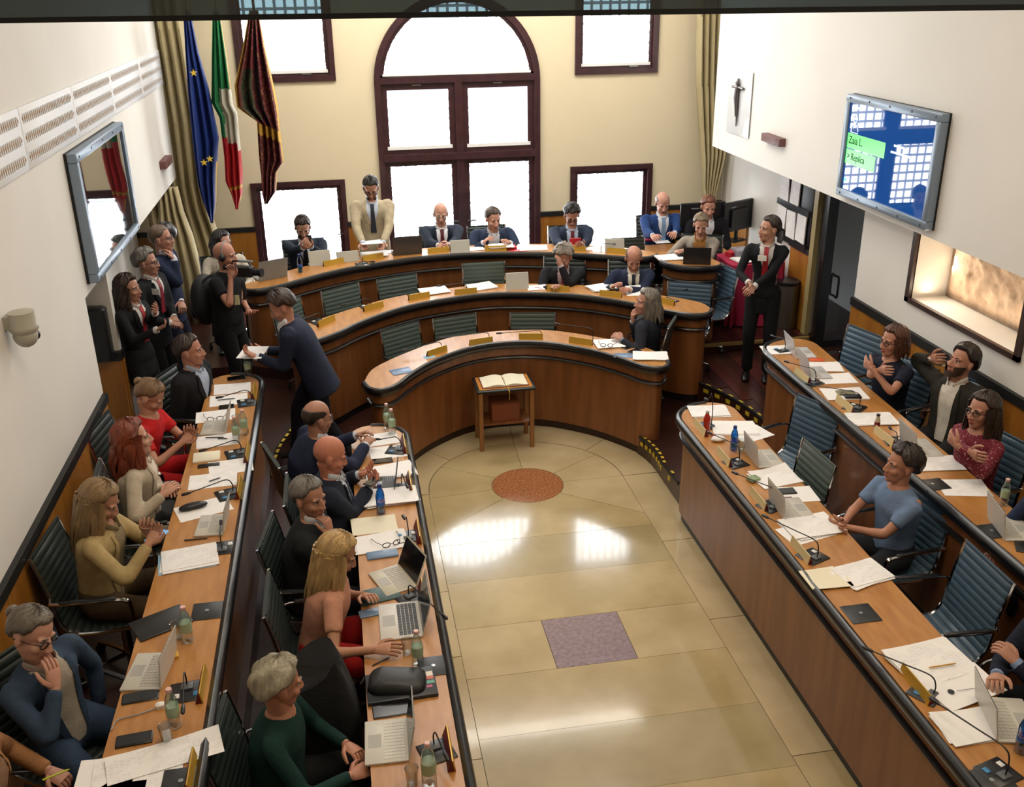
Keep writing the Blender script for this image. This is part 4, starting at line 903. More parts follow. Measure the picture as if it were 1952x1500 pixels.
def laptop(loc, rot, label, col='c8c4ba', ang=108, w=.32, d=.225, lidh=.215, scr='101216', kb='b8b4aa'):
    r = thing('laptop', label, 'laptop', loc, radians(rot)); m = mat('laptop_shell_'+col, col, .35)
    b = MB(); b.cbox((-w/2, -d/2, .002), (w/2, d/2, .016), .004, m); base = b.obj('base', r)
    k = MB(); km = mat('laptop_keys_'+kb, kb, .5); nx, ny = 12, 5; x0, y0, x1, y1 = -w*.44, -d*.06, w*.44, d*.42
    for j in range(ny):
        for i in range(nx): a, c = x0+(x1-x0)*i/nx, y0+(y1-y0)*j/ny; k.box((a+.0015, c+.0015, .016), (a+(x1-x0)/nx-.0015, c+(y1-y0)/ny-.0015, .018), km)
    o = k.obj('keyboard', base, smooth=False); o['kind'] = 'stuff'
    b = MB(); b.box((-w*.15, -d*.42, .0161), (w*.15, -d*.12, .0168), mat('trackpad_grey', 'a8a6a0', .4)); b.obj('trackpad', base, smooth=False)
    L = Matrix.Translation((0, d/2-.004, .014)) @ Matrix.Rotation(radians(90-ang), 4, 'X')
    b = MB(); b.cbox((-w/2, -.0, .0), (w/2, .007, lidh), .003, m, L); lid = b.obj('screen_lid', r)
    b = MB(); b.box((-w/2+.008, -.0012, .012), (w/2-.008, .0, lidh-.01), mat('laptop_display_'+scr, scr, .15), L); b.obj('display', lid, smooth=False)
    return r
CLEAR = bpy.data.materials.new('clear_plastic'); CLEAR.use_nodes = True; nt = CLEAR.node_tree; nt.nodes.remove(nt.nodes['Principled BSDF'])
tr = nt.nodes.new('ShaderNodeBsdfTransparent'); tr.inputs[0].default_value = (.86, .90, .91, 1); gl = nt.nodes.new('ShaderNodeBsdfGlossy'); gl.inputs['Roughness'].default_value = .08
mx = nt.nodes.new('ShaderNodeMixShader'); lw = nt.nodes.new('ShaderNodeLayerWeight'); lw.inputs[0].default_value = .45; nt.links.new(lw.outputs['Facing'], mx.inputs[0]); nt.links.new(tr.outputs[0], mx.inputs[1]); nt.links.new(gl.outputs[0], mx.inputs[2]); nt.links.new(mx.outputs[0], nt.nodes['Material Output'].inputs[0])
BLUEP = CLEAR.copy(); BLUEP.name = 'blue_plastic'; [setattr(n.inputs[0], 'default_value', (.10, .38, .72, 1)) for n in BLUEP.node_tree.nodes if n.type == 'BSDF_TRANSPARENT']
def bottle(loc, label, kind='clear', h=.23):
    r = thing('water_bottle', label, 'bottle', loc); s = h/.23; R_ = .033*s
    pr = [(.012, 0), (R_*.9, .002), (R_, .012), (R_, .06*s), (R_*.9, .075*s), (R_*.9, .09*s), (R_, .105*s), (R_*.98, .145*s), (R_*.7, .18*s), (.014, .20*s), (.013, .212*s)]
    m = {'clear': CLEAR, 'blue': BLUEP, 'red': mat('red_drink', 'a92e1c', .25), 'milk': mat('milky_drink', 'c9bfa5', .3)}[kind]
    b = MB(); b.lathe(pr, m, 14); b.obj('body', r)
    b = MB(); b.lathe([(.0145, .208*s), (.0155, .21*s), (.0155, .226*s), (.013, .229*s)], mat('cap_'+kind, {'clear': 'd8b0aa', 'blue': '1d2f7a', 'red': 'b9b4a8', 'milk': '2a2626'}[kind], .4), 12); b.obj('cap', r)
    if kind != 'red':
        b = MB(); b.lathe([(R_*.93+.001, .073*s), (R_*.93+.001, .094*s)] if kind == 'blue' else [(R_*.93+.001, .070*s), (R_+.001, .108*s), (R_+.0005, .130*s)], mat('label_'+kind, {'clear': 'a4b898', 'blue': '2c5fa8', 'milk': '7a1c2c'}[kind], .5), 14); b.obj('label_band', r)
    return r
def cup(loc, label, h=.095):
    b = MB(); b.lathe([(.022, .001), (.026, .004), (.034, h), (.0355, h+.002), (.033, h), (.0245, .008), (.002, .006)], CLEAR, 16)
    o = b.obj('plastic_cup'); o.location = loc; return tag(o, label, 'cup')
def phone(loc, rot, label, col='121317', w=.165, d=.082, t=.009):
    r = thing('smartphone', label, 'phone', loc, radians(rot)); b = MB(); b.cbox((-w/2, -d/2, .001), (w/2, d/2, t), .005, mat('phone_case_'+col, col, .35)); b.obj('case', r)
    b = MB(); b.box((-w/2+.005, -d/2+.004, t), (w/2-.005, d/2-.004, t+.0008), mat('phone_glass', '0a0b0e', .12)); b.obj('screen', r, smooth=False); return r
def mic(loc, rot, label, reach=.34, hh=.12, plate=True):
    """gooseneck microphone; +x local is where the capsule points"""
    r = thing('gooseneck_microphone', label, 'microphone', loc, radians(rot))
    if plate:
        b = MB(); b.cbox((-.075, -.085, .0), (.085, .085, .008), .004, PLASB); pl = b.obj('base_plate', r)
        b = MB(); b.cbox((-.05, -.03, .008), (.0, .03, .022), .004, mat('console_grey', '55595e', .4)); b.obj('console', pl)
        for q, c in ((-.05, 'd8d8d6'), (.045, '3c7fae')): b = MB(); b.cbox((.02, q-.014, .008), (.055, q+.014, .013), .002, mat('button_'+c, c, .4)); b.obj('button', pl)
    b = MB(); pts = crom([(-.03, 0, .01), (-.035, 0, hh*.6), (.0, 0, hh), (reach*.4, 0, hh*.92), (reach, 0, hh*.75)], 4); b.tube(pts, .0042, 6, PLASB); b.obj('gooseneck', r)
    b = MB(); b.tube([(reach-.01, 0, hh*.75), (reach+.012, 0, hh*.745), (reach+.05, 0, hh*.73)], [.006, .011, .011], 8, PLASB, round_end=True); b.obj('capsule', r); return r
def plate_(loc, rot, label, L=.27, cream=False, h=.066):
    """nameplate; its gold face looks along local +y"""
    r = thing('nameplate', label, 'nameplate', loc, radians(rot)); g = mat('cream_nameplate', 'd3c08e', .45) if cream else GOLD
    b = MB(); b.add([(-L/2, .020, 0), (L/2, .020, 0), (L/2, .008, h), (-L/2, .008, h), (-L/2, .014, 0), (L/2, .014, 0), (L/2, .002, h), (-L/2, .002, h)], [(1, 0, 3, 2), (4, 5, 6, 7), (0, 4, 7, 3), (1, 2, 6, 5), (3, 7, 6, 2), (0, 1, 5, 4)], g); b.obj('face', r, smooth=False)
    b = MB(); b.add([(-L/2, -.022, 0), (L/2, -.022, 0), (L/2, .001, h-.001), (-L/2, .001, h-.001), (-L/2, .013, 0), (L/2, .013, 0)], [(0, 1, 2, 3), (0, 3, 4), (1, 5, 2), (0, 4, 5, 1), (3, 2, 5, 4)], MAROON); b.obj('back', r, smooth=False); return r
def slab(loc, rot, label, w, d, t, m, name, cat, c=.004):
    b = MB(); b.cbox((-w/2, -d/2, 0), (w/2, d/2, t), c, m); o = b.obj(name); o.matrix_world = tf(loc, rot); return tag(o, label, cat)
def pen(loc, rot, label, m=None, L=.15, name='pen'):
    b = MB(); b.tube([(-L/2, 0, .006), (L/2-.015, 0, .006), (L/2, 0, .005)], [.0045, .0045, .0012], 6, m or PLASB); o = b.obj(name); o.matrix_world = tf(loc, rot); return tag(o, label, 'pen')
def specs(loc, rot, label, col='15151a'):
    me = face_mesh('glasses', col); o = bpy.data.objects.new('eyeglasses', me); COL.objects.link(o); o.matrix_world = Matrix.Translation(V(loc)+V((0, 0, .022))) @ Matrix.Rotation(radians(rot), 4, 'Z') @ Matrix.Scale(1.15, 4); return tag(o, label, 'glasses')
def lid(loc, label, w=.17, d=.17):
    r = thing('desk_socket_lid', label, 'lid', loc); b = MB(); b.cbox((-w/2, -d/2, 0), (w/2, d/2, .006), .003, mat('anthracite_lid', '24272a', .45)); b.obj('cover', r)
    b = MB(); b.lathe([(.012, .006), (.012, .009), (.004, .010)], STEEL, 10); b.obj('catch', r); return r
DL, DR = 0, 180
TAB = 'desk'
# left outer desk (TO)
bottle((-0.980, 8.733, 1.250), 'water bottle standing at the far tip of the left outer desk')
phone((-1.085, 8.689, 1.250), 12, 'black phone at the far tip of the left outer desk')
paper((-1.102, 8.437, 1.250), 4, 'white sheet in front of the man in the dark jacket, farther one', m='p'); paper((-1.111, 8.172, 1.250), 4, 'white sheet with a pen in front of the man in the dark jacket', m='w')
pen((-1.129, 8.178, 1.254), 5, 'black pen on the sheet before the man in the dark jacket')
mic((-0.944, 8.078, 1.250), 190, 'microphone by the man in the dark jacket, far end of left outer desk', reach=.2); plate_((-0.902, 8.260, 1.250), -90, 'nameplate nearest the far tip of the left outer desk')
phone((-1.116, 8.022, 1.250), 5, 'small dark phone between papers beside the man in the dark jacket', w=.13)
paper((-1.190, 7.847, 1.250), 5, 'white sheet carrying eyeglasses before the woman in red', m='w'); specs((-1.190, 7.847, 1.250), 185, 'thin eyeglasses lying on a sheet before the woman in red', '4a4442')
laptop((-1.170, 7.597, 1.250), -92, 'cream laptop at the place of the woman in red', w=.27, d=.20, lidh=.17, ang=100)
bottle((-0.971, 7.294, 1.250), 'water bottle with green label, left of two before the woman in red', h=.22); bottle((-0.919, 7.423, 1.250), 'water bottle with green label, right of two before the woman in red', h=.22)
cup((-0.995, 7.603, 1.250), 'clear plastic cup behind the two bottles on the left outer desk')
paper((-1.129, 7.347, 1.250), 6, 'white sheet with two pens between the women in red and white', m='p'); pen((-1.149, 7.392, 1.254), -10, 'first black pen on the sheet by the woman in red'); pen((-1.085, 7.359, 1.254), -12, 'second black pen on the sheet by the woman in red', L=.08)
slab((-1.179, 7.054, 1.250), 4, 'closed cream notebook on the left outer desk', .20, .16, .014, PM['c'], 'notebook', 'notebook')
mic((-0.953, 7.063, 1.250), 195, 'microphone beside the closed cream notebook', reach=.22); plate_((-0.876, 7.028, 1.250), -90, 'nameplate in front of the red-haired woman')
slab((-1.148, 6.904, 1.250), 5, 'black tablet edge-on under the cream notebook', .16, .05, .012, PLASB, 'tablet', 'tablet')
paper((-0.982, 6.852, 1.250), 8, 'printed sheet slipping to the front edge before the red-haired woman', m='p'); paper((-1.092, 6.653, 1.250), 3, 'printed sheet with pen before the red-haired woman', m='p', w=.34)
pen((-1.077, 6.650, 1.254), 30, 'short black pen on the printed sheet before the red-haired woman', L=.09)
mic((-0.960, 6.408, 1.250), 200, 'microphone bending left beside the spectacle case', reach=.26); plate_((-0.891, 6.457, 1.250), -90, 'nameplate beside the spectacle case')
paper((-1.114, 6.232, 1.250), 20, 'tilted white sheet beneath the black spectacle case', m='w', w=.36)
b = MB(); b.tube([(-.085, 0, .022), (-.04, 0, .026), (.04, 0, .026), (.085, 0, .022)], [(.022, .014), (.032, .022), (.032, .022), (.022, .014)], 12, PLASB, side=(0, 1, 0), round_end=True); o = b.obj('spectacle_case'); o.matrix_world = tf((-1.182, 6.246, 1.250), 18); tag(o, 'black spectacle case on a tilted white sheet', 'case')
laptop((-1.032, 5.978, 1.250), -93, 'cream laptop beside the blond woman in the beige blazer', w=.27, d=.19, lidh=.17, ang=98)
pen((-1.115, 5.818, 1.250), 0, 'black pen lying alone beside the blond woman in beige')
mic((-0.936, 5.671, 1.250), 95, 'microphone on a dark plate before the blond woman in beige', reach=.16); 
paper((-1.134, 5.584, 1.250), 5, 'stapled printed document over a pale blue folder before the blond woman', m='p', n=3, w=.34, h=.24); paper((-1.141, 5.567, 1.250), 8, 'pale blue folder edge under the stapled document', m='b', w=.35, h=.24)
lid((-0.959, 4.987, 1.250), 'dark socket lid on the left outer desk beside the closed black folder')
slab((-1.206, 4.917, 1.250), 28, 'closed black folder on the left outer desk', .30, .21, .012, PM['k'], 'folder', 'folder')
bottle((-1.031, 4.717, 1.250), 'water bottle with green label beside the closed black folder'); cup((-1.090, 4.762, 1.250), 'clear cup beside the bottle by the black folder')
laptop((-1.203, 4.478, 1.250), -98, 'cream laptop in front of the woman in the denim suit', w=.30, d=.21, lidh=.18, ang=96); slab((-1.095, 4.590, 1.250), 10, 'small orange snack pack near the denim-suit woman\'s laptop', .06, .05, .02, PM['y'], 'snack_pack', 'snack')
phone((-1.214, 4.283, 1.250), 5, 'black phone beside the cream laptop of the woman in denim', w=.18); phone((-1.191, 3.967, 1.250), 5, 'black phone near the bottom papers on the left outer desk', w=.17, t=.012)
slab((-1.102, 4.186, 1.250), 5, 'white charger plug with cable on the left outer desk', .045, .035, .028, PLASW, 'charger', 'charger', .008)
b = MB(); b.tube(crom([(-1.115, 4.178, 1.256), (-1.205, 4.145, 1.256), (-1.294, 4.123, 1.256), (-1.313, 4.053, 1.255)], 5), .003, 5, GREY); tag(b.obj('charging_cable'), 'thin grey charging cable trailing from the white plug', 'cable')
mic((-0.984, 4.284, 1.250), -85, 'microphone leaning over the bottle beside the woman in denim', reach=.22); plate_((-0.910, 4.294, 1.250), -90, 'nameplate before the woman in the denim suit', L=.24)
bottle((-1.010, 4.031, 1.250), 'water bottle beside the white charger plug'); cup((-1.031, 3.929, 1.250), 'clear cup above the long white sheet at bottom left')
paper((-1.027, 3.822, 1.254), 14, 'long curled white sheet across the front edge at bottom left', m='p', w=.52, h=.17, curl=.02); paper((-1.136, 3.719, 1.250), 4, 'large printed sheet at the bottom left corner of the desk', m='p', w=.40, h=.24); paper((-1.249, 3.747, 1.250), 0, 'white sheet below the large printed sheet at bottom left', m='w')
lid((-0.934, 3.648, 1.250), 'dark socket lid at the bottom end of the left outer desk'); plate_((-0.895, 3.673, 1.250), -90, 'nameplate at the bottom end of the left outer desk', L=.24)
pen((-1.528, 3.853, 1.200), 25, 'yellow highlighter held by the person in tan', m=mat('highlighter_yellow', 'c6d43a', .4), L=.12, name='highlighter')
# left inner desk (TI)
bottle((0.234, 7.823, 1.020), 'water bottle at the far tip of the left inner desk, left one'); bottle((0.267, 7.697, 1.020), 'water bottle at the far tip of the left inner desk, right one')
paper((0.150, 7.593, 1.020), 8, 'white sheet under the hands of the balding man', m='p'); paper((0.218, 7.334, 1.020), 6, 'white sheet between the balding man and the stocky man', m='w'); mic((0.285, 7.360, 1.020), 160, 'microphone beside the balding man in navy', reach=.14); plate_((0.345, 7.409, 1.020), -90, 'nameplate before the balding man in navy')
phone((0.154, 7.182, 1.020), 3, 'black phone on white papers between the two bald men', w=.17); paper((0.197, 6.977, 1.020), 6, 'broad white papers under the black phone on the left inner desk', m='w', n=3, w=.38)
laptop((0.148, 6.764, 1.020), -96, 'small black laptop with its lid up before the stocky man', col='202226', w=.25, d=.16, lidh=.17, ang=100, kb='2a2c30')
paper((0.183, 6.544, 1.021), 4, 'thick white paper pile behind the blue bottle', n=7, w=.40, h=.23, m='w'); bottle((0.101, 6.338, 1.020), 'blue water bottle on the left inner desk', 'blue', h=.24)
mic((0.284, 6.690, 1.022), -80, 'microphone lying over the thick paper pile', reach=.12); plate_((0.339, 6.725, 1.020), -90, 'nameplate before the stocky bald man')
paper((0.041, 6.175, 1.020), 3, 'cream sheet before the grey-haired man', m='c'); paper((0.062, 5.932, 1.020), 8, 'white sheet with dark eyeglasses before the grey-haired man', m='w', n=2, w=.36); specs((0.111, 5.955, 1.026), 200, 'dark eyeglasses on the sheet before the grey-haired man')
slab((0.078, 5.765, 1.020), 4, 'slate blue tablet case between the grey-haired man and the blonde', .21, .09, .014, PM['bl'], 'tablet', 'tablet')
mic((0.263, 5.956, 1.020), 100, 'microphone upright before the grey-haired man', reach=.06, hh=.16); plate_((0.338, 5.976, 1.020), -90, 'nameplate before the grey-haired man', L=.25)
laptop((0.125, 5.436, 1.020), -70, 'open cream laptop with a black screen behind the blonde woman\'s laptop', w=.30, d=.21, ang=112, col='c9c4b4')
slab((0.030, 5.293, 1.020), 12, 'teal folder under the arm of the blonde woman', .26, .16, .012, PM['t'], 'folder', 'folder'); slab((-0.005, 5.113, 1.020), 8, 'blue phone case next to the white laptop', .19, .075, .012, PM['bl'], 'phone_case', 'case')
laptop((0.144, 4.991, 1.020), -90, 'white laptop with a dark keyboard before the blonde woman', col='d6d3cd', kb='43464a', w=.36, d=.25, lidh=.235, ang=104)
mic((0.232, 5.213, 1.020), -62, 'microphone stretching over the desk edge by the white laptop', reach=.34, hh=.10); plate_((0.301, 5.211, 1.020), -90, 'nameplate before the blonde woman')
cup((0.165, 4.680, 1.020), 'clear cup next to the white laptop'); bottle((0.215, 4.560, 1.020), 'water bottle with pink cap next to the white laptop', h=.24)
lid((0.299, 4.534, 1.020), 'dark socket lid behind the bottle with pink cap'); pen((0.011, 4.628, 1.020), 30, 'pencil beside the blonde woman\'s hand', L=.12)
lb = laptop((0.107, 4.380, 1.020), -88, 'closed dark laptop under the black bag', col='2b2f36', w=.30, d=.33, lidh=.02, ang=175) if False else slab((0.108, 4.389, 1.020), 2, 'dark closed laptop under the black bag', .38, .24, .025, mat('dark_slate', '2a2f37', .4), 'closed_laptop', 'laptop')
b = MB(); 
def sbl(b, w, d, h, m, n=20, k=5, seed=1):
    rnd = random.Random(seed); rs = []
    for j in range(k+1):
        t = j/k; f = 1-.35*t**3; ring = []
        for i in range(n): q = 2*pi*i/n; cs, sn = cos(q), sin(q); ring.append(V((w/2*f*math.copysign(abs(cs)**.5, cs)*(1+.05*rnd.random()), d/2*f*math.copysign(abs(sn)**.5, sn)*(1+.05*rnd.random()), h*t*(1+.15*sin(q*3+seed)))))
        rs.append(ring)
    b.rings(rs, m)
sbl(b, .31, .20, .06, PM['k']); o = b.obj('cloth_bag'); o.matrix_world = tf((0.087, 4.396, 1.046), -8); tag(o, 'black soft bag on a dark closed laptop', 'bag')
def sticker(x, y, w, d, c, par): b = MB(); b.box((x-w, y-d, .0255), (x+w, y+d, .0262), mat('sticker_'+c, c, .4)); return b.obj('sticker', par, smooth=False)
for x, y, w, d, c in ((.15, .05, .03, .02, 'd8cfc0'), (.155, .015, .025, .012, 'c4542f'), (.16, -.02, .022, .014, '4d8f7a'), (.15, -.055, .016, .01, 'b03a6a')): sticker(x, y, w, d, c, lb)
phone((0.048, 4.212, 1.020), 2, 'dark tablet lying behind the white laptop at bottom', w=.21, d=.10, col='27302f'); laptop((0.004, 3.979, 1.020), -92, 'white laptop with a raised lid before the person in green', col='d3d0c8', w=.31, d=.22, lidh=.21, ang=100, kb='d8d5cc')
cup((0.111, 3.680, 1.020), 'clear cup at the bottom end of the left inner desk'); bottle((0.192, 3.655, 1.020), 'water bottle with pink cap at the bottom end of the left inner desk', h=.26)
mic((0.247, 3.868, 1.020), -75, 'microphone beside the white laptop at the bottom', reach=.12); plate_((0.309, 3.845, 1.020), -90, 'nameplate at the bottom end of the left inner desk', L=.26)
phone((0.061, 6.594, 1.150), 50, 'black phone held by the stocky bald man', w=.15); cup((-0.011, 6.814, 1.070), 'white coffee cup held by the stocky bald man', h=.06)
slab((-1.295, 5.562, 1.451), 60, 'phone with a light blue screen held by the blond woman in beige', .15, .075, .008, mat('blue_lit_screen', '5a8fc0', .2, emit=.4), 'smartphone', 'phone')
slab((-1.315, 7.214, 1.367), 20, 'black phone in the hands of the woman in red', .15, .075, .009, PLASB, 'smartphone', 'phone')
# right inner desk (TI)
paper((3.080, 7.564, 1.020), -8, 'white papers at the far tip of the right marble-side desk', m='p', n=3, w=.33); paper((3.165, 7.185, 1.020), -14, 'white papers beside the red drink bottle', m='w', n=3, w=.36, h=.26); paper((3.255, 7.060, 1.020), 20, 'loose white sheet overhanging the seat side near the red bottle', m='p')
bottle((2.890, 7.156, 1.020), 'red drink bottle on the right marble-side desk', 'red', h=.21); pen((2.954, 7.079, 1.020), -30, 'pink pen next to the red drink bottle', mat('pink_plastic', 'd0305a', .4), L=.1)
b = MB(); rnd = random.Random(3)
b.ell((0, 0, .018), (.055, .04, .018), PAPER, nu=12, nv=8); b.v = [(x*(1+.25*rnd.random()), y*(1+.25*rnd.random()), z*(1+.3*rnd.random())) for x, y, z in b.v]; o = b.obj('crumpled_tissue'); o.location = (2.938, 6.999, 1.020); tag(o, 'crumpled white tissue between the red and the blue bottle', 'tissue')
bottle((2.995, 6.806, 1.020), 'blue water bottle on the right marble-side desk', 'blue', h=.22); cup((3.057, 6.793, 1.020), 'clear cup beside the blue bottle on the right desk')
plate_((2.864, 7.226, 1.020), 90, 'cream nameplate before the red drink bottle', cream=True); plate_((2.856, 6.659, 1.020), 90, 'cream nameplate below the blue bottle, right marble-side desk', cream=True)
mic((2.922, 6.570, 1.020), 105, 'microphone rising from the plate below the blue bottle', reach=.34, hh=.16); mic((2.969, 7.292, 1.020), 100, 'upright microphone at the far tip of the right desk', reach=.05, hh=.30)
laptop((3.176, 6.594, 1.020), 88, 'first cream laptop on the right marble-side desk, near the blue bottle', w=.30, d=.22, lidh=.19, ang=98)
slab((3.113, 6.742, 1.020), 80, 'small dark phone before the first cream laptop', .09, .03, .008, PLASB, 'smartphone', 'phone')
paper((3.124, 6.275, 1.020), 10, 'crumpled white sheets with a green-labelled packet on them', m='w', n=2, w=.34, h=.26, curl=.03); slab((2.944, 6.276, 1.029), 20, 'clear packet with a green label on crumpled sheets', .09, .07, .02, mat('green_white_packet', '93a883', .4, var=.3, scale=20), 'snack_packet', 'packet')
plate_((2.850, 5.951, 1.020), 90, 'cream nameplate before the second cream laptop', cream=True); mic((2.911, 5.867, 1.020), 112, 'microphone beside the second cream laptop', reach=.36, hh=.15)
phone((3.112, 6.059, 1.022), -3, 'black phone behind the second cream laptop', w=.15, d=.09); slab((3.077, 5.962, 1.020), -3, 'dark red marker under the black phone on the right desk', .08, .02, .01, MAROON, 'marker', 'pen')
paper((3.154, 6.004, 1.020), -4, 'white sheet under the black phone on the right desk', m='w'); laptop((3.041, 5.794, 1.020), 88, 'second cream laptop on the right marble-side desk', w=.31, d=.23, lidh=.19, ang=98)
paper((3.061, 5.541, 1.020), 8, 'thick white papers before the woman in the pale blue tee', m='p', n=4, w=.38, h=.26); paper((2.998, 5.481, 1.020), 14, 'white sheet sliding from beneath the thick papers', m='w', w=.36)
plate_((2.844, 5.229, 1.020), 90, 'cream nameplate beside the bare dark plate', cream=True); mic((2.905, 5.177, 1.020), 112, 'microphone crossing the thick white papers', reach=.42, hh=.13)
paper((2.867, 4.919, 1.020), -4, 'closed cream notepad beside printed papers', m='c', n=4, w=.24, h=.20); paper((3.120, 4.931, 1.020), 14, 'printed papers overhanging the seat side, beside the cream notepad', m='p', n=4, w=.33, h=.23)
lid((2.903, 4.532, 1.020), 'dark socket lid alone on the bare stretch of the right marble-side desk', .19, .18)
paper((3.057, 4.018, 1.020), 6, 'spread white papers under a wooden pencil', m='p', n=5, w=.42, h=.30, curl=.006); paper((3.106, 3.809, 1.020), 14, 'white booklet with a small round emblem, beneath the pencil papers', m='w', n=4, w=.40, h=.24)
pen((3.086, 3.963, 1.044), 2, 'wooden pencil lying on spread white papers', mat('pencil_wood', 'c99a4a', .5), L=.17, name='pencil')
b = MB(); q = (3.012, 3.766, 1.042); b.lathe([(.006, 0), (.018, .0002), (.018, .0008), (.006, .001)], mat('ink_dark', '25262c', .7), 18, q); b.box((q[0]+.035, q[1]-.002, q[2]), (q[0]+.16, q[1]+.001, q[2]+.0008), MC['ink_dark']); tag(b.obj('printed_emblem'), 'small dark round emblem printed on the white booklet', 'emblem')
plate_((2.860, 3.848, 1.020), 90, 'gold nameplate below the wooden pencil', L=.28); mic((2.897, 3.798, 1.020), 122, 'long microphone reaching from below the pencil papers', reach=.34, hh=.12)
paper((2.991, 3.517, 1.020), 0, 'white papers before the laptop at the bottom right', m='w', n=3, w=.36); laptop((3.194, 3.522, 1.020), 74, 'cream laptop at the bottom right corner', w=.34, d=.24, lidh=.20, ang=100)
bottle((3.113, 3.320, 1.020), 'blue water bottle at the bottom right corner', 'blue', h=.24); mic((2.915, 3.204, 1.020), 105, 'microphone at the bottom right corner', reach=.40, hh=.16)
lid((2.851, 3.171, 1.020), 'dark socket lid at the bottom right corner', .2, .16)
# right outer desk (TO)
paper((4.054, 8.339, 1.250), -6, 'white sheets at the far tip of the far right desk', m='w', n=2); mic((4.088, 8.332, 1.250), 100, 'microphone at the far tip of the far right desk', reach=.16)
laptop((4.227, 8.213, 1.250), 84, 'first white laptop of the far right desk, at its far tip', col='cfcfd2', w=.28, d=.20, lidh=.19, ang=104); laptop((4.131, 7.706, 1.250), 84, 'second white laptop of the far right desk', col='c8c8cc', w=.28, d=.2, lidh=.19, ang=104)
paper((4.268, 7.838, 1.250), -12, 'white sheet with an orange edge behind the second white laptop', m='w', n=2); slab((4.288, 8.028, 1.250), -10, 'orange-red card between the white laptops', .13, .07, .006, PM['o'], 'card', 'card'); paper((4.247, 7.551, 1.250), -6, 'white sheet with a small black clip, far right desk', m='w')
plate_((3.950, 7.614, 1.250), 90, 'cream nameplate beside the second white laptop, far right desk', cream=True); mic((3.993, 7.503, 1.250), 110, 'microphone beside the second white laptop, far right desk', reach=.30, hh=.13)
paper((4.143, 7.203, 1.250), -8, 'white sheets beneath a patterned card, far right desk', m='w', n=2, w=.36, h=.24); slab((4.158, 7.207, 1.262), -8, 'grey and yellow patterned card on white sheets', .15, .09, .01, mat('patterned_card', '8a8566', .5, var=.6, scale=30), 'card', 'card'); slab((4.176, 7.118, 1.258), -12, 'dark grey case on white sheets near the patterned card', .14, .07, .018, PLASB, 'spectacle_case', 'case')
plate_((4.019, 6.952, 1.250), 90, 'cream nameplate beside the patterned card, far right desk', cream=True); mic((4.093, 6.915, 1.250), 128, 'microphone beside the patterned card, far right desk', reach=.40, hh=.14)
paper((4.104, 6.674, 1.250), -8, 'white sheets behind the milk bottle', m='p', n=3, w=.36); bottle((4.034, 6.462, 1.250), 'small milk drink bottle with dark cap on the far right desk', 'milk', h=.15)
plate_((4.019, 6.308, 1.250), 90, 'cream nameplate beside the milk bottle, far right desk', cream=True); mic((4.079, 6.257, 1.250), 80, 'microphone behind the head of the woman in blue', reach=.1, hh=.08)
laptop((4.209, 6.099, 1.250), 84, 'grey-white laptop before the woman in the speckled dress', col='c4c3bd', w=.30, d=.21, lidh=.19, ang=100); paper((4.184, 5.852, 1.250), -6, 'white sheet with red edge below the grey-white laptop', m='p', n=2, w=.34); slab((4.193, 5.992, 1.250), -6, 'red card edge by the grey-white laptop', .16, .03, .006, PM['r'], 'card', 'card')
lid((3.972, 5.561, 1.250), 'dark socket lid before the lone white sheet, far right desk', .2, .16); paper((4.154, 5.477, 1.250), -14, 'lone tilted white sheet on the far right desk', m='p', w=.33, h=.24)
lid((3.986, 4.907, 1.250), 'dark socket lid before the last laptop of the far right desk', .2, .17); laptop((4.130, 4.898, 1.250), 76, 'last laptop of the far right desk with a green sticker', col='c9c7bf', w=.30, d=.21, lidh=.20, ang=100); bottle((4.277, 5.208, 1.250), 'water bottle beside the last laptop of the far right desk', h=.2)
slab((4.059, 4.703, 1.250), 60, 'black phone at the right edge of the far right desk', .15, .08, .01, PLASB, 'smartphone', 'phone')
# middle curved desk (TO)
def rad(p): return math.degrees(atan2(p[1]-CY, p[0]-CX))
MP = [((-0.268, 10.097, 1.250), 'first gold nameplate from the left on the middle desk'), ((0.249, 10.499, 1.250), 'second gold nameplate from the left on the middle desk'), ((0.779, 10.779, 1.250), 'third gold nameplate from the left on the middle desk'), ((1.326, 10.844, 1.250), 'gold nameplate before the high-backed chair'),
      ((2.391, 10.713, 1.250), 'gold nameplate before the curly-haired man'), ((2.930, 10.385, 1.250), 'gold nameplate before the bald man with papers'), ((3.442, 10.010, 1.250), 'gold nameplate at the right end of the middle desk')]
for p, lb_ in MP: plate_(p, rad(p)+90, lb_, L=.26)
for p, lb_ in MP:
    if 'curly' in lb_ or 'papers' in lb_: continue
    a = radians(rad(p)); q = V(p)+V((cos(a), sin(a), 0))*.10; mic(q, rad(p)+75 if p[0] < 2.5 else rad(p)-10, lb_.replace('gold nameplate', 'microphone').replace('before', 'facing'), reach=.26, hh=.10)
paper((0.971, 11.008, 1.250), 12, 'white papers on the middle desk, left pile', m='w', n=5); paper((1.535, 11.055, 1.250), 18, 'white papers before the high-backed chair', m='w', n=5)
def tablet(loc, rot, label, w=.25, h=.18, col='b5b2a6'):
    r = thing('tablet', label, 'tablet', loc, radians(rot)); L = Matrix.Rotation(radians(-16), 4, 'X'); b = MB(); b.cbox((-w/2, -.006, .004), (w/2, .006, h), .004, mat('tablet_cover_'+col, col, .5), L); b.obj('tablet_body', r)
    b = MB(); b.box((-w/2, -.01, 0), (w/2, .13, .006), mat('tablet_stand_'+col, col, .5)); b.obj('stand_flap', r, smooth=False); return r
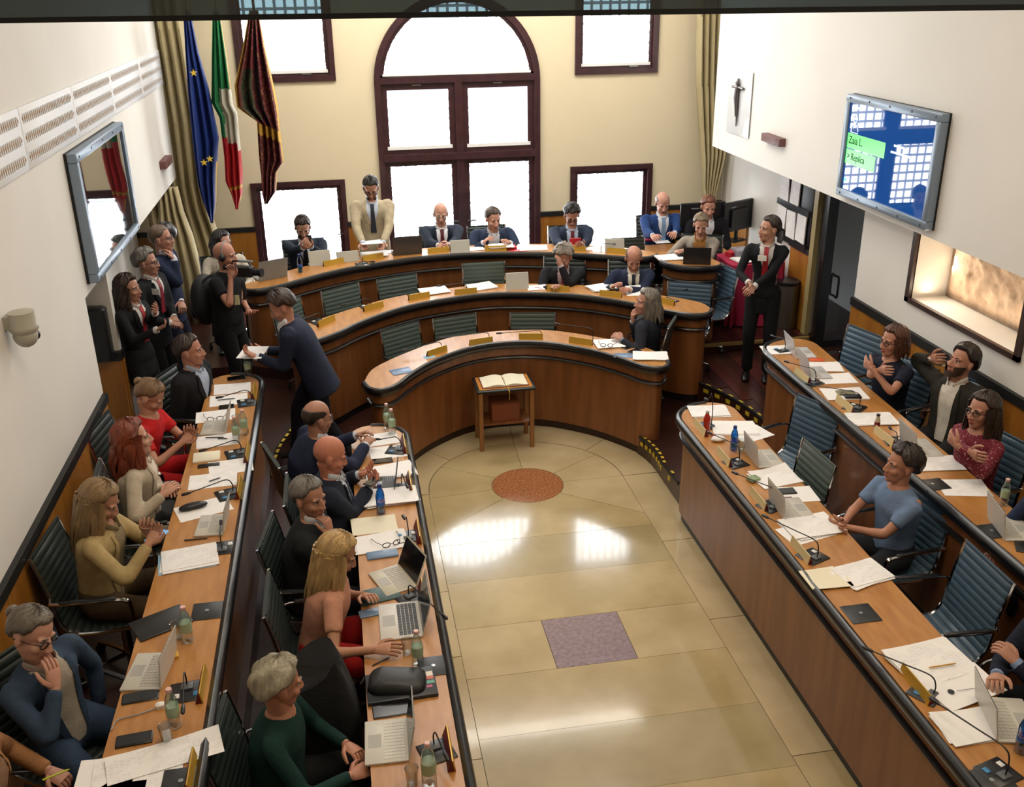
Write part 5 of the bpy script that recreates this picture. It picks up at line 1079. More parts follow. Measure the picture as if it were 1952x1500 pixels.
tablet((1.943, 10.877, 1.250), 0, 'upright cream tablet on the middle desk, its back to the hall', w=.27, h=.20); paper((2.177, 10.890, 1.250), 0, 'booklet with red and blue print beside the cream tablet', m='p', n=2, w=.24, h=.18); slab((2.184, 10.861, 1.258), -30, 'red pen on the booklet beside the cream tablet', .09, .008, .006, PM['r'], 'pen', 'pen')
paper((2.916, 10.704, 1.250), 14, 'white papers under the hand of the bald man', m='w', n=6, w=.3, h=.22); paper((3.250, 10.459, 1.250), -8, 'white sheet right of the bald man with papers', m='w', w=.24); slab((3.119, 10.594, 1.250), 0, 'black spectacle case before the bald man with papers', .14, .07, .03, PLASB, 'spectacle_case', 'case', .012); paper((3.278, 10.598, 1.270), 0, 'printed sheet held by the bald man', m='p', w=.2, h=.15)
# inner curved desk (TI)
IP = [((0.846, 9.561, 1.020), 'first gold nameplate from the left on the inner desk'), ((1.340, 9.765, 1.020), 'second gold nameplate from the left on the inner desk'), ((1.888, 9.799, 1.020), 'gold nameplate in the middle of the inner desk'), ((2.377, 9.542, 1.020), 'gold nameplate left of the sketch papers on the inner desk')]
for p, lb_ in IP: plate_(p, rad(p)+90, lb_, L=.26)
for k, (p, lb_) in enumerate(IP):
    a = radians(rad(p)); q = V(p)+V((cos(a), sin(a), 0))*.07+V((-sin(a), cos(a), 0))*-.08; mic(q, (198, 180, 172, 130)[k], lb_.replace('gold nameplate', 'microphone'), reach=(.34, .44, .40, .42)[k], hh=(.09, .09, .07, .16)[k], plate=False)
slab((0.446, 9.132, 1.020), 15, 'pale blue folder at the left tip of the inner desk', .21, .15, .008, PM['bl'], 'folder', 'folder'); slab((0.757, 9.486, 1.020), 22, 'small blue card behind the first nameplate of the inner desk', .12, .09, .004, PM['b'], 'card', 'card')
paper((2.673, 9.445, 1.020), -4, 'white papers with dark eyeglasses beside the long-haired man', m='w', n=4, w=.30); specs((2.644, 9.443, 1.035), 160, 'dark eyeglasses on the papers beside the long-haired man')
phone((2.835, 9.329, 1.020), 28, 'dark phone case on the inner desk, left of two', w=.14); phone((2.863, 9.194, 1.020), 30, 'black phone on the inner desk, right of two', w=.15); slab((2.733, 9.096, 1.020), -16, 'slate blue folder at the right end of the inner desk', .22, .12, .006, PM['bl'], 'folder', 'folder'); paper((2.981, 9.012, 1.020), -14, 'white papers at the right tip of the inner desk', m='p', n=5, w=.33, h=.22)
# presidency desk (TP)
def back_laptop(px, rot, label, col, w=.32, lh=.21): return laptop(px, rot, label, col=col, w=w, d=.19, lidh=lh, ang=104)
back_laptop((-0.886, 11.274, 1.470), 205, 'silver laptop at the left end of the rear desk, back to the camera', '8f9290', .35, .23)
tablet((-0.315, 11.651, 1.470), 8, 'upright cream tablet left of the beige suit', w=.26); tablet((0.017, 11.745, 1.470), 6, 'upright grey-cream tablet before the beige suit', w=.27, h=.13); back_laptop((0.742, 12.009, 1.470), 184, 'dark laptop with a wood-like reflection, right of the beige suit', '4d4a48', .36, .24); tablet((1.401, 11.858, 1.470), 0, 'upright cream tablet before the white-haired man', w=.24, h=.16); tablet((3.277, 11.479, 1.470), -6, 'upright cream tablet before the empty dark chair', w=.24, h=.16)
bottle((-0.544, 11.399, 1.470), 'blue water bottle at the left end of the rear desk', 'blue', h=.22)
PP = [((-0.160, 11.664, 1.470), 'gold nameplate between the two tablets, rear desk'), ((0.316, 11.800, 1.470), 'gold nameplate before the beige suit'), ((1.135, 11.945, 1.470), 'gold nameplate before the white-haired man'), ((1.844, 11.860, 1.470), 'gold nameplate under the red folder'), ((2.808, 11.639, 1.470), 'gold nameplate before the man with the red phone'), ((3.294, 11.397, 1.470), 'gold nameplate before the empty dark chair')]
for p, lb_ in PP: plate_(p, rad(p)+90, lb_, L=.27)
paper((0.332, 12.000, 1.470), 6, 'white papers on the rear desk before the beige suit', m='w', n=5, w=.3); paper((0.320, 11.877, 1.660), 4, 'white sheet held by the man in beige', m='p', w=.26, h=.17); paper((0.552, 12.105, 1.470), 0, 'small white sheet left of the dark laptop', m='w', w=.16, h=.12)
slab((1.949, 11.969, 1.470), -2, 'red folder under white papers on the rear desk', .34, .20, .03, PM['r'], 'folder', 'folder'); paper((1.923, 11.929, 1.502), 0, 'white papers on top of the red folder', m='w', n=4, w=.3, h=.18); paper((1.599, 11.997, 1.470), 4, 'white papers left of the red folder', m='w', n=2, w=.22, h=.16); paper((2.312, 11.859, 1.470), -6, 'white papers right of the red folder', m='w', n=3, w=.34); slab((2.120, 11.797, 1.470), -4, 'thin red cover right of the red folder', .22, .08, .008, PM['r'], 'folder', 'folder')
paper((2.999, 11.700, 1.470), -8, 'white sheet right of the man with the red phone', m='w', w=.2, h=.15); paper((3.119, 11.567, 1.470), -8, 'white sheet left of the last cream tablet', m='w', w=.2, h=.15); slab((2.866, 11.854, 1.500), 0, 'red phone held over the rear desk', .15, .02, .075, PM['r'], 'smartphone', 'phone'); slab((-0.433, 11.974, 1.640), 0, 'dark phone held by the man at the left window', .07, .012, .13, PLASB, 'smartphone', 'phone')
mic((0.493, 12.224, 1.470), 100, 'microphone rising in front of the beige suit', reach=.03, hh=.26, plate=False); mic((0.174, 11.564, 1.470), 8, 'microphone lying left of the gold plate before the beige suit', reach=.1, hh=.04); mic((1.273, 11.887, 1.470), 90, 'microphone before the white-haired man', reach=.08, hh=.1, plate=False); mic((3.119, 11.437, 1.470), 20, 'microphone bent before the last cream tablet', reach=.2, hh=.12, plate=False)
# secretary desk and office corner
laptop((4.090, 10.793, 1.470), 160, 'dark laptop on the secretary desk', col='2b2a2c', w=.32, d=.2, lidh=.21, ang=104); paper((3.831, 11.047, 1.470), 4, 'white papers on the secretary desk', m='w', n=4, w=.3); slab((4.000, 11.058, 1.470), 10, 'black telephone handset on the secretary desk', .12, .05, .05, PLASB, 'telephone', 'phone', .015)
r = thing('office_desk', 'dark office desk with a cherry top at the back right', 'desk', (4.15, 12.0, ZC))
b = MB(); b.cbox((-.62, -.30, .72), (.75, .35, .76), .006, TOPW); b.obj('desk_top', r); 
for q in (-.58, .71): b = MB(); b.box((q-.02, -.25, 0), (q+.02, .3, .72), BLACKM); b.obj('side_panel', r, smooth=False)
b = MB(); b.box((-.56, .20, .25), (.69, .22, .72), BLACKM); b.obj('modesty_panel', r, smooth=False)
zd = ZC+.76
laptop((4.227, 12.733, 1.300), 182, 'grey laptop before the bald man in bright blue', col='77706f', w=.38, d=.24, lidh=.25, ang=104)
slab((4.105, 12.632, 1.302), 0, 'pink folder under a white sheet on the office desk', .24, .18, .02, mat('pink_folder', 'b0264c', .5), 'folder', 'folder'); paper((4.212, 12.459, 1.302), 0, 'white sheet beside the grey office laptop', m='w', w=.2, h=.15); slab((4.446, 12.583, 1.302), 0, 'black desk telephone beside the monitors', .2, .18, .06, PLASB, 'telephone', 'phone', .02)
def monitor(loc, rot, label, w=.62, h=.40):
    r = thing('monitor', label, 'monitor', loc, radians(rot)); b = MB(); b.cbox((-w/2, -.02, .14), (w/2, .025, .14+h), .008, PLASB); b.obj('screen_housing', r)
    b = MB(); b.box((-w*.28, -.05, .2), (w*.28, -.02, .14+h*.75), PLASB); b.obj('rear_cover', r, smooth=False); b = MB(); b.cbox((-.02, -.02, .01), (.02, .02, .2), .004, PLASB); b.cbox((-.13, -.10, 0), (.13, .10, .014), .006, PLASB); b.obj('stand', r)
    b = MB(); b.box((-w*.27, -.0215, .14+h*.80), (-w*.1, -.0205, .14+h*.84), GREY); b.obj('badge', r, smooth=False); return r
monitor((4.711, 12.321, 1.300), 0, 'black monitor seen from behind, left of the pair'); monitor((5.235, 12.400, 1.280), 28, 'black monitor seen from behind, turned one by the white wall', w=.58)
# red draped table
b = MB(); n = 56; rs = []
for j in range(9):
    t = j/8; ring = []
    for i in range(n):
        q = 2*pi*i/n; cs, sn = cos(q), sin(q); f = 1+.0*t; x = .36*math.copysign(abs(cs)**.25, cs); y = .30*math.copysign(abs(sn)**.25, sn); w_ = (.03+.05*t)*t*(sin(q*11)+.5*sin(q*17+1)); x += w_*cs; y += w_*sn
        ring.append(V((x, y, .80-.78*t)))
    rs.append(ring)
rs.insert(0, [V((p.x*.6, p.y*.6, .805)) for p in rs[0]]); b.rings(rs, mat('crimson_tablecloth', 'b02248', .8, var=.12, scale=6, bump=.2, bscale=40)); o = b.obj('draped_table'); o.location = (4.98, 11.28, ZC); tag(o, 'small table under a long crimson cloth by the white wall', 'table')
paper((4.90, 11.18, ZC+.807), 12, 'white papers on the crimson cloth, spilling over the edge', m='w', n=4, w=.36, h=.25); slab((4.95, 11.40, ZC+.806), 0, 'pile of grey magazines on the crimson cloth', .3, .22, .09, mat('magazine_pile', '9a96a0', .6, var=.5, scale=30, stretch=(1, 1, 8)), 'magazine_pile', 'magazines'); slab((4.78, 11.42, ZC+.806), 30, 'dark red box on the crimson cloth beside the magazines', .13, .1, .06, PM['r'], 'box', 'box')
r = thing('waste_bin', 'tall brushed metal waste bin beside the usher woman', 'bin', (5.325, 10.905, 0.540)); b = MB(); b.lathe([(.14, .0), (.15, .01), (.15, .56), (.145, .58)], mat('brushed_bin_metal', '6e6860', .35, metal=.8), 24); b.obj('drum', r); b = MB(); b.lathe([(.153, .56), (.153, .60), (.14, .605), (.05, .59)], PLASB, 24); b.obj('lid', r)
# lectern table with the open book
p = (1.465, 9.085, 0.800)
r = thing('side_table', 'small wooden table with a lower shelf, bearing an open book', 'table', (1.52, 9.43, 0))
LW = mat('oak_leg', '9a6a3c', .45, var=.2, scale=10, stretch=(6, 6, .6))
for sx in (-1, 1):
    for sy in (-1, 1): b = MB(); b.cbox((sx*.27-.022, sy*.17-.022, 0), (sx*.27+.022, sy*.17+.022, .67), .004, LW); b.obj('leg', r)
b = MB(); b.cbox((-.26, -.16, .28), (.26, .16, .30), .003, VEN); b.obj('shelf', r); b = MB(); b.cbox((-.31, -.21, .67), (.31, .21, .695), .008, BLACKM); b.obj('table_top', r); b = MB(); b.box((-.28, -.18, .695), (.28, .18, .699), mat('amber_inlay', 'b87a34', .4)); b.obj('inlay', r, smooth=False)
b = MB(); b.cbox((-.15, -.13, .30), (.15, .13, .50), .006, mat('red_brown_box', '7a4026', .5)); o = b.obj('storage_box'); o.location = (1.52, 9.43, 0); tag(o, 'red-brown box on the shelf below the open book', 'box')
r = thing('open_book', 'large open book with cream pages on the small table', 'book', (1.52, 9.43, .699)); 
b = MB(); b.box((-.245, -.155, 0), (.245, .155, .006), mat('book_cover', '7a3022', .5)); b.obj('cover', r, smooth=False)
for s in (-1, 1):
    b = MB(); rs = []
    for i in range(9): t = i/8; x = s*(.004+.232*t); h = .008+.022*sin(pi*min(t*1.15+.04, 1))*(1-.4*t); rs.append([V((x, -.145, .006)), V((x, .145, .006)), V((x, .145, .006+h)), V((x, -.145, .006+h))])
    b.rings(rs if s > 0 else rs[::-1], PAPC); b.obj('page_block', r)
b = MB(); b.tube([(0, .12, .016), (.01, 0, .016), (.02, -.15, .014), (.022, -.24, -.02), (.02, -.25, -.10)], .004, 5, GOLD); b.obj('ribbon_marker', r)

# ---------------- things on the walls ----------------
def wallM(x, y, z, s): # s=+1 faces +x (left wall), -1 faces -x; local x along wall to the right of the viewer, local y up
    return Matrix.Translation((x, y, z)) @ (Matrix(((0, 0, 1, 0), (1, 0, 0, 0), (0, 1, 0, 0), (0, 0, 0, 1))) if s > 0 else Matrix(((0, 0, -1, 0), (-1, 0, 0, 0), (0, 1, 0, 0), (0, 0, 0, 1))))
ALU = mat('blue_grey_screen_frame', '8494a6', .35, metal=.3)
def tv(label, x, y, z, s, w, h, dm):
    r = tag(bpy.data.objects.new('wall_screen', None), label, 'screen'); COL.objects.link(r); r.matrix_world = wallM(x, y, z, s)
    t = .07; b = MB()
    for a, c in (((-w/2, -h/2), (w/2, -h/2+t)), ((-w/2, h/2-t), (w/2, h/2)), ((-w/2, -h/2+t), (-w/2+t, h/2-t)), ((w/2-t, -h/2+t), (w/2, h/2-t))): b.cbox((a[0], a[1], 0), (c[0], c[1], .085), .006, ALU)
    b.obj('frame', r); b = MB(); b.box((-w/2+t, -h/2+t, .01), (w/2-t, h/2-t, .065), dm); b.obj('display', r, smooth=False)
    b = MB(); b.box((-w/2-.004, -h/2-.004, -.02), (w/2+.004, h/2+.004, .012), BLACKM); b.obj('mounting', r, smooth=False)
    for k in range(5):
        for yy in (-h/2+.03, h/2-.03): b = MB(); b.lathe([(.010, .085), (.010, .089), (.004, .09)], BLACKM, 8, (-w/2+.08+k*(w-.16)/4, yy, 0)); b.obj('screw', r)
    return r
OFF = mat('switched_off_display', '0e1416', .04, spec=1.0, coat=1, crough=.01)
tv('framed dark screen reflecting the bright windows on the left wall', -2.06, 9.05, 2.90, 1, 1.92, 1.02, OFF)
BL = mat('blue_lit_display', '12407e', .02, emit=.55, spec=.75)
RT = (4.950, 8.204, 3.035)
rs_ = tv('framed lit blue screen with a green bar on the right wall', 4.945, 8.30, 3.06, -1, 1.60, .96, BL)
GRN = mat('green_lit_bar', '3fb54a', .2, emit=.9); WT = mat('white_lit_text', 'cfe2f4', .3, emit=.8); DK = mat('dark_green_text', '03210e', .9)
def scr_box(n, a, c, m, z=.0665): b = MB(); b.box((a[0], a[1], z), (c[0], c[1], z+.0012), m); return b.obj(n, rs_, smooth=False)
def text(s_, size, loc, m, par, n='lettering'):
    cu = bpy.data.curves.new(n, 'FONT'); cu.body = s_; cu.size = size; cu.extrude = .0006; t = bpy.data.objects.new('tmp', cu); COL.objects.link(t); bpy.context.view_layer.update()
    me = bpy.data.meshes.new_from_object(t.evaluated_get(bpy.context.evaluated_depsgraph_get())); bpy.data.objects.remove(t); me.materials.clear(); me.materials.append(m)
    o = bpy.data.objects.new(n, me); COL.objects.link(o); o.parent = par; o.matrix_local = Matrix.Translation(loc); return o
scr_box('green_bar', (-.72, -.01), (-.02, .13), GRN); scr_box('green_bar', (-.72, -.16), (-.16, -.02), GRN)
text('Zaia L.', .10, (-.69, .035, .0685), DK, rs_); text('> Replica', .09, (-.69, -.115, .0685), DK, rs_); text('10:47', .06, (-.71, .35, .0685), WT, rs_) if False else None
for k, (x0, y0, x1) in enumerate(((-.70, .36, -.52), (-.70, .26, -.56), (.12, .12, .30), (.08, .06, .42))): scr_box('text_line', (x0, y0), (x1, y0+.018), WT)
b = MB(); b.tube([V((-.60+.035*cos(q), .27+.035*sin(q), .069)) for q in [2*pi*k/16 for k in range(16)]], .004, 5, WT, closed=True); b.tube([V((-.60+.065*cos(q), .155+.06*sin(q), .069)) for q in [pi*k/10 for k in range(11)]]+[V((-.665, .14, .069)), V((-.535, .14, .069))], .004, 5, WT); b.obj('person_icon', rs_)
scr_box('text_line', (-.70, -.33), (-.66, -.30), mat('cyan_lit_dot', '3fb8e0', .3, emit=.8))
# vent panels on the left wall
SLOT = mat('tan_slot', '8f6d42', .7); VP = mat('white_vent_panel', 'e4e6ea', .5)
vy = [(-2.070, 7.140, 3.748)[1]-.95, (-2.070, 7.140, 3.748)[1], (-2.070, 8.615, 3.739)[1], (-2.070, 10.137, 3.751)[1], (-2.070, 11.722, 3.735)[1], 13.2]
for k, (a, c) in enumerate(zip(vy, vy[1:])):
    L = c-a; r = tag(bpy.data.objects.new('vent_panel', None), ('white slotted vent panel at the left photo edge, nearest of the row', 'second white slotted vent panel from the left photo edge', 'third white slotted vent panel, above the dark screen', 'fourth white slotted vent panel, beyond the dark screen', 'last white slotted vent panel, nearest the flags')[k], 'vent', 'slotted vent panels along the left wall'); COL.objects.link(r); r.matrix_world = wallM(-2.07, (a+c)/2, 3.66, 1)
    b = MB(); b.cbox((-L/2+.006, -.20, 0), (L/2-.006, .20, .018), .004, VP); b.obj('plate', r)
    for q in (-.125, 0, .125):
        b = MB(); b.box((-L/2+.05, q-.011, .016), (L/2-.05, q+.011, .021), SLOT); b.obj('slot', r, smooth=False)
        b = MB(); nn = int(L/.05)
        for i in range(nn): x = -L/2+.06+(L-.12)*i/nn; b.box((x, q-.032, .018), (x+.010, q+.032, .024), VP); b.box((x+.016, q-.026, .018), (x+.028, q+.026, .0225), SLOT)
        o = b.obj('rib', r, smooth=False); o['kind'] = 'stuff'
# wooden blocks, plexiglass crucifix, camera, switches, sign
WB = mat('mahogany_block', '6a4440', .5)
for nm, q, s, x in (('small mahogany light block on the left wall beside the dark screen', (-2.070, 12.403, 2.643), 1, -2.07), ('small mahogany light block on the right wall below the crucifix', (4.950, 10.772, 2.867), -1, 4.95)):
    b = MB(); b.cbox((-.25, -.045, 0), (.25, .045, .08), .006, WB); o = b.obj('light_block'); o.matrix_world = wallM(x, q[1], q[2], s); tag(o, nm, 'lamp')
q = (4.95, 11.9, 3.15); r = tag(bpy.data.objects.new('crucifix', None), 'thin dark metal crucifix on a clear panel, right wall', 'crucifix'); COL.objects.link(r); r.matrix_world = wallM(4.95, q[1], q[2], -1)
b = MB(); b.cbox((-.36, -.385, .012), (.36, .385, .02), .003, mat('frosted_panel', 'dfe2e4', .15, spec=.6)); b.obj('panel', r); BR = mat('dark_bronze', '6a6462', .35, metal=.7)
b = MB(); b.tube([(0, .29, .045), (0, .10, .045), (0, -.05, .04), (0, -.28, .035)], [(.026, .012), (.034, .014), (.028, .012), (.010, .008)], 8, BR); b.obj('upright', r); b = MB(); b.tube([(-.17, .18, .045), (0, .185, .045), (.17, .18, .045)], [(.018, .016), (.020, .016), (.018, .016)], 8, BR); b.obj('crossbar', r)
b = MB(); b.ell((0, .235, .06), (.034, .030, .02), BR); b.tube([(0, .17, .06), (0, .06, .065), (.004, -.05, .06), (0, -.16, .055)], [.024, .028, .018, .009], 8, BR); b.obj('figure', r)
q = (-2.070, 6.096, 2.655); r = thing('security_camera', 'grey dome security camera at the left photo edge', 'camera', (-2.07, q[1], q[2])); DG = mat('dome_grey', 'aaa698', .45)
b = MB(); b.lathe([(.02, .14), (.075, .13), (.08, .05), (.085, .04), (.085, .02), (.07, .0)], DG, 20, (.10, 0, 0)); b.box((0, -.04, .03), (.08, .04, .11), DG); b.obj('housing', r); b = MB(); b.ell((.10, 0, -.02), (.072, .072, .075), DG, nu=18, nv=12); b.obj('dome', r); b = MB(); b.ell((.155, .03, -.03), (.022, .026, .03), PLASB); b.obj('lens', r)
b = MB(); b.cbox((-.05, -.08, 0), (.05, .08, .03), .004, PLASW); o = b.obj('wall_switch'); o.matrix_world = wallM(-2.07, 10.25, 2.45, 1); tag(o, 'white switch box beside the lower corner of the dark screen', 'switch')
b = MB(); b.cbox((-.05, -.07, 0), (.05, .07, .006), .002, mat('pink_sign', 'c98f98', .5)); o = b.obj('small_sign'); o.matrix_world = wallM(-2.75, 10.3, 1.95, 1); tag(o, 'small pink and white sign on the recessed left wall', 'sign')
b = MB(); b.cbox((-.12, -.02, -.25), (.12, .12, .25), .02, PLASB); o = b.obj('loudspeaker'); o.location = (-2.273, 8.800, 1.715); tag(o, 'black loudspeaker half hidden behind the left wall edge', 'loudspeaker')
r = thing('floor_lamp', 'black round lamp head on a pole by the curtain', 'lamp', (-1.943, 11.200, 0.857)); r.location.z = ZC; hz = (-1.795, 11.200, 2.078)[2]-ZC
b = MB(); b.ell((0, 0, hz), (.115, .115, .115), BLACK, nu=20, nv=14); b.obj('lamp_head', r); b = MB(); b.tube([(0, 0, 0), (0, 0, hz-.08)], .012, 8, GREY); b.lathe([(.12, 0), (.12, .02), (.02, .03)], PLASB, 18); b.obj('pole', r)
# relief in the niche
b = MB(); nx, ny = 70, 30; vs = []; y0, y1, z0, z1 = 6.47, 7.99, 1.815, 2.6
from mathutils import noise as NZ
for j in range(ny+1):
    for i in range(nx+1):
        u, v = i/nx, j/ny; p = V((u*7, v*4, 0)); d = .028*NZ.noise(p)+.02*NZ.noise(p*2.6)+.012*abs(NZ.noise(p*5.5)); 
        if u > .78: d = d*.2+.015*(1 if (int(v*5) % 2) else 0)
        e = min(u, 1-u, v*.6, 1)*14; vs.append((5.50-max(0, d+.03)*min(e, 1), y0+(y1-y0)*u, z0+(z1-z0)*v))
b.add(vs, [(j*(nx+1)+i, (j+1)*(nx+1)+i, (j+1)*(nx+1)+i+1, j*(nx+1)+i+1) for j in range(ny) for i in range(nx)]); b.add([(5.54, y0, z0), (5.54, y1, z0), (5.54, y1, z1), (5.54, y0, z1)], [(0, 1, 2, 3)])
o = b.obj('stone_relief', None, mat('stone_relief', 'b39a82', .8, var=.35, scale=7, bump=.6, bscale=30)); tag(o, 'carved stone relief lit inside the wall niche', 'relief')
b = MB(); NF = mat('dark_bronze_niche_frame', '3a2a26', .35)
for a, c in (((5.12, 6.40, 1.77), (5.16, 8.06, 1.815)), ((5.12, 8.0, 1.77), (5.16, 8.06, 2.5)), ((5.12, 6.40, 1.77), (5.16, 6.46, 2.5))): b.box(a, c, NF)
struct(b.obj('trim_6', None, smooth=False)); 
area('niche_lamp', (5.30, 7.25, 1.84), (.06, 1.4), 5, (1, .80, .58), (pi, 0, 0)); area('niche_lamp', (5.34, 7.93, 2.15), (.5, .12), 4, (1, .82, .62), (radians(-90), 0, 0))
# door and poster rack at the right
GLS = bpy.data.materials.new('dark_door_glass'); GLS.use_nodes = True; nt = GLS.node_tree; nt.nodes.remove(nt.nodes['Principled BSDF']); tr = nt.nodes.new('ShaderNodeBsdfTransparent'); tr.inputs[0].default_value = (.5, .5, .5, 1); gl = nt.nodes.new('ShaderNodeBsdfGlossy'); gl.inputs['Roughness'].default_value = .02
mx = nt.nodes.new('ShaderNodeMixShader'); mx.inputs[0].default_value = .25; nt.links.new(tr.outputs[0], mx.inputs[1]); nt.links.new(gl.outputs[0], mx.inputs[2]); nt.links.new(mx.outputs[0], nt.nodes['Material Output'].inputs[0])
dr = bpy.data.objects.new('door_1', None); COL.objects.link(dr); struct(dr)
b = MB(); b.box((5.50, 10.40, ZB), (5.62, 10.5, 2.5), BLACK); b.box((6.5, 10.40, ZB), (6.6, 10.5, 2.5), BLACK); b.box((5.62, 10.40, 2.42), (6.5, 10.5, 2.5), BLACK); b.box((5.62, 10.40, ZB), (6.5, 10.5, ZB+.08), BLACK); b.obj('frame', dr, smooth=False)
b = MB(); b.box((5.62, 10.44, ZB+.08), (6.5, 10.452, 2.42), GLS); b.obj('glass', dr, smooth=False); b = MB(); b.tube(crom([(5.70, 10.43, 1.30), (5.70, 10.36, 1.30), (5.70, 10.35, 1.18), (5.70, 10.36, 1.06), (5.70, 10.43, 1.06)], 4), .014, 8, PLASB); b.obj('pull_handle', dr)
b = MB(); b.box((5.44, 10.56, ZB), (5.50, 10.66, 2.5), mat('pale_gold_jamb', 'a59468', .4)); struct(b.obj('trim_7', None, smooth=False))
r = tag(bpy.data.objects.new('leaflet_rack', None), 'black wall rack holding white newspapers beside the glass door', 'rack'); COL.objects.link(r); r.matrix_world = wallM(5.5, 11.2, 1.92, -1)
b = MB(); b.cbox((-.46, -.42, 0), (.46, .42, .03), .01, PLASB); b.obj('back_board', r)
for j in range(2): b = MB(); b.box((-.44, -.40+.42*j, .03), (.44, -.33+.42*j, .07), PLASB); b.obj('pocket', r, smooth=False)
for k, (x, y) in enumerate(((-.30, -.16), (-.02, -.17), (.26, -.15), (-.28, .22), (.02, .23))):
    b = MB(); b.box((-.12, -.17, .045), (.12, .17, .06), PRINT, Matrix.Translation((x, y, 0)) @ Matrix.Rotation(radians((-4, 3, -2, 5, -3)[k]), 4, 'Z')); o = b.obj('newspaper', None, smooth=False); o.matrix_world = r.matrix_world; tag(o, 'white newspaper in the black wall rack, '+('lower left', 'lower middle', 'lower right', 'upper left', 'upper middle')[k], 'newspaper', 'newspapers in the wall rack')
# curtains
def curtain(label, y, prof, folds, dep=.10):
    b = MB(); rs = []; n = folds*8
    for z, xl, xr, dd in prof:
        rs.append([V((xl+(xr-xl)*i/n, y+dd+dep*min(1, (xr-xl)/.5+.35)*sin(2*pi*folds*i/n+z*.4), z)) for i in range(n+1)])
    vs = [p for r_ in rs for p in r_]; N1 = n+1; b.add(vs, [(j*N1+i, j*N1+i+1, (j+1)*N1+i+1, (j+1)*N1+i) for j in range(len(rs)-1) for i in range(n)])
    o = b.obj('curtain', None, CURT); md = o.modifiers.new('s', 'SOLIDIFY'); md.thickness = .008; return tag(o, label, 'curtain')
curtain('champagne curtain gathered beside the right white wall', 13.45, [(6.0, 4.90, 5.46, 0), (4.1, 4.90, 5.44, 0), (3.2, 4.95, 5.46, 0), (2.6, 5.02, 5.46, 0), (2.2, 5.08, 5.42, 0), (1.8, 5.12, 5.34, 0), (1.62, 5.17, 5.30, 0), (1.4, 5.14, 5.34, 0), (.6, 5.1, 5.38, 0)], 6, .05)
curtain('long cream drape bulging behind the flags on the left', 13.25, [(6.0, -2.5, -1.75, 0), (4.1, -2.5, -1.72, 0), (3.0, -2.5, -1.70, 0), (2.5, -2.5, -1.72, 0), (2.2, -2.5, -1.74, 0), (1.9, -2.5, -1.72, 0), (1.4, -2.5, -1.62, 0), (.55, -2.5, -1.55, 0)], 7, .06)
curtain('champagne side drape at the end of the left white wall', 12.6, [(2.31, -2.22, -1.98, 0), (2.0, -2.25, -1.95, 0), (1.7, -2.30, -1.88, 0), (1.2, -2.32, -1.82, 0), (.55, -2.34, -1.8, 0)], 4, .05)
# flags
def flag(label, y, prof, colf, mats, nu=24, fold=3, amp=.07, cat='flag', finial=None):
    """prof rows: (left point, right point) in the plane of depth y, top to bottom"""
    r = thing('flag', label, cat, (prof[0][0][0], y, prof[-1][0][2])); O = V(r.location); rows = []
    P = []
    for k in range(len(prof)-1):
        for t in range(6): P.append((V(prof[k][0]).lerp(V(prof[k+1][0]), t/6), V(prof[k][1]).lerp(V(prof[k+1][1]), t/6)))
    P.append((V(prof[-1][0]), V(prof[-1][1])))
    vs = []; M_ = len(P)
    for j, (a, c) in enumerate(P):
        for i in range(nu+1):
            u = i/nu; p = a.lerp(c, u); w_ = (c-a).length; p = p+V((0, amp*min(1, w_/.25)*sin(2*pi*fold*u+1.5*j/M_)+.02*sin(7*u+9*j/M_), 0)); vs.append(p-O)
    b = MB(); 
    for m in mats: b.mi(m)
    for j in range(M_-1):
        for i in range(nu):
            b.f.append((j*(nu+1)+i, (j+1)*(nu+1)+i, (j+1)*(nu+1)+i+1, j*(nu+1)+i+1)); b.m.append(colf((i+.5)/nu, (j+.5)/(M_-1)))
    b.v = [tuple(q) for q in vs]; o = b.obj('cloth', r); md = o.modifiers.new('s', 'SOLIDIFY'); md.thickness = .006
    top = (P[0][0]+P[0][1])/2-O; b = MB(); b.tube([top+V((0, .02, -.3)), top+V((0, .02, .9))], .014, 8, mat('brass_pole', 'a8843c', .3, metal=.8)); b.obj('pole', r); return r
def cl(c, n): return mat('flag_'+n, c, .75, var=.12, scale=9)
GF = cl('c79a3a', 'gold_fringe')
fy = 12.7
r = flag('blue flag with yellow stars hanging left of the other two', fy, [((-1.634, 12.700, 4.313), (-1.564, 12.700, 4.312)), ((-1.672, 12.700, 3.911), (-1.531, 12.700, 3.850)), ((-1.707, 12.700, 3.439), (-1.467, 12.700, 3.461)), ((-1.734, 12.700, 2.700), (-1.421, 12.700, 2.864)), ((-1.740, 12.700, 2.284), (-1.506, 12.700, 2.435)), ((-1.703, 12.700, 1.988), (-1.560, 12.700, 2.060)), ((-1.648, 12.700, 1.826), (-1.624, 12.700, 1.811))], lambda u, v: 1 if (v > .62 and (u > .95 or (u < .05 and v > .8))) else 0, [cl('1f3a86', 'blue'), GF])
ST = mat('star_yellow', 'd9b93a', .5)
for q in ((-1.597, 12.550, 3.633), (-1.614, 12.550, 2.593), (-1.541, 12.550, 2.634)):
    b = MB(); pts = [V(((.045 if k % 2 == 0 else .018)*cos(pi/2+pi*k/5), 0, (.045 if k % 2 == 0 else .018)*sin(pi/2+pi*k/5))) for k in range(10)]; vs = pts+[p+V((0, .012, 0)) for p in pts]; b.add(vs, [tuple(range(10)), tuple(range(19, 9, -1))]+[(i, 10+i, 10+(i+1) % 10, (i+1) % 10) for i in range(10)], ST); b.v = [tuple(V(p)+V(q)-V(r.location)) for p in b.v]; b.obj('star', r, smooth=False)
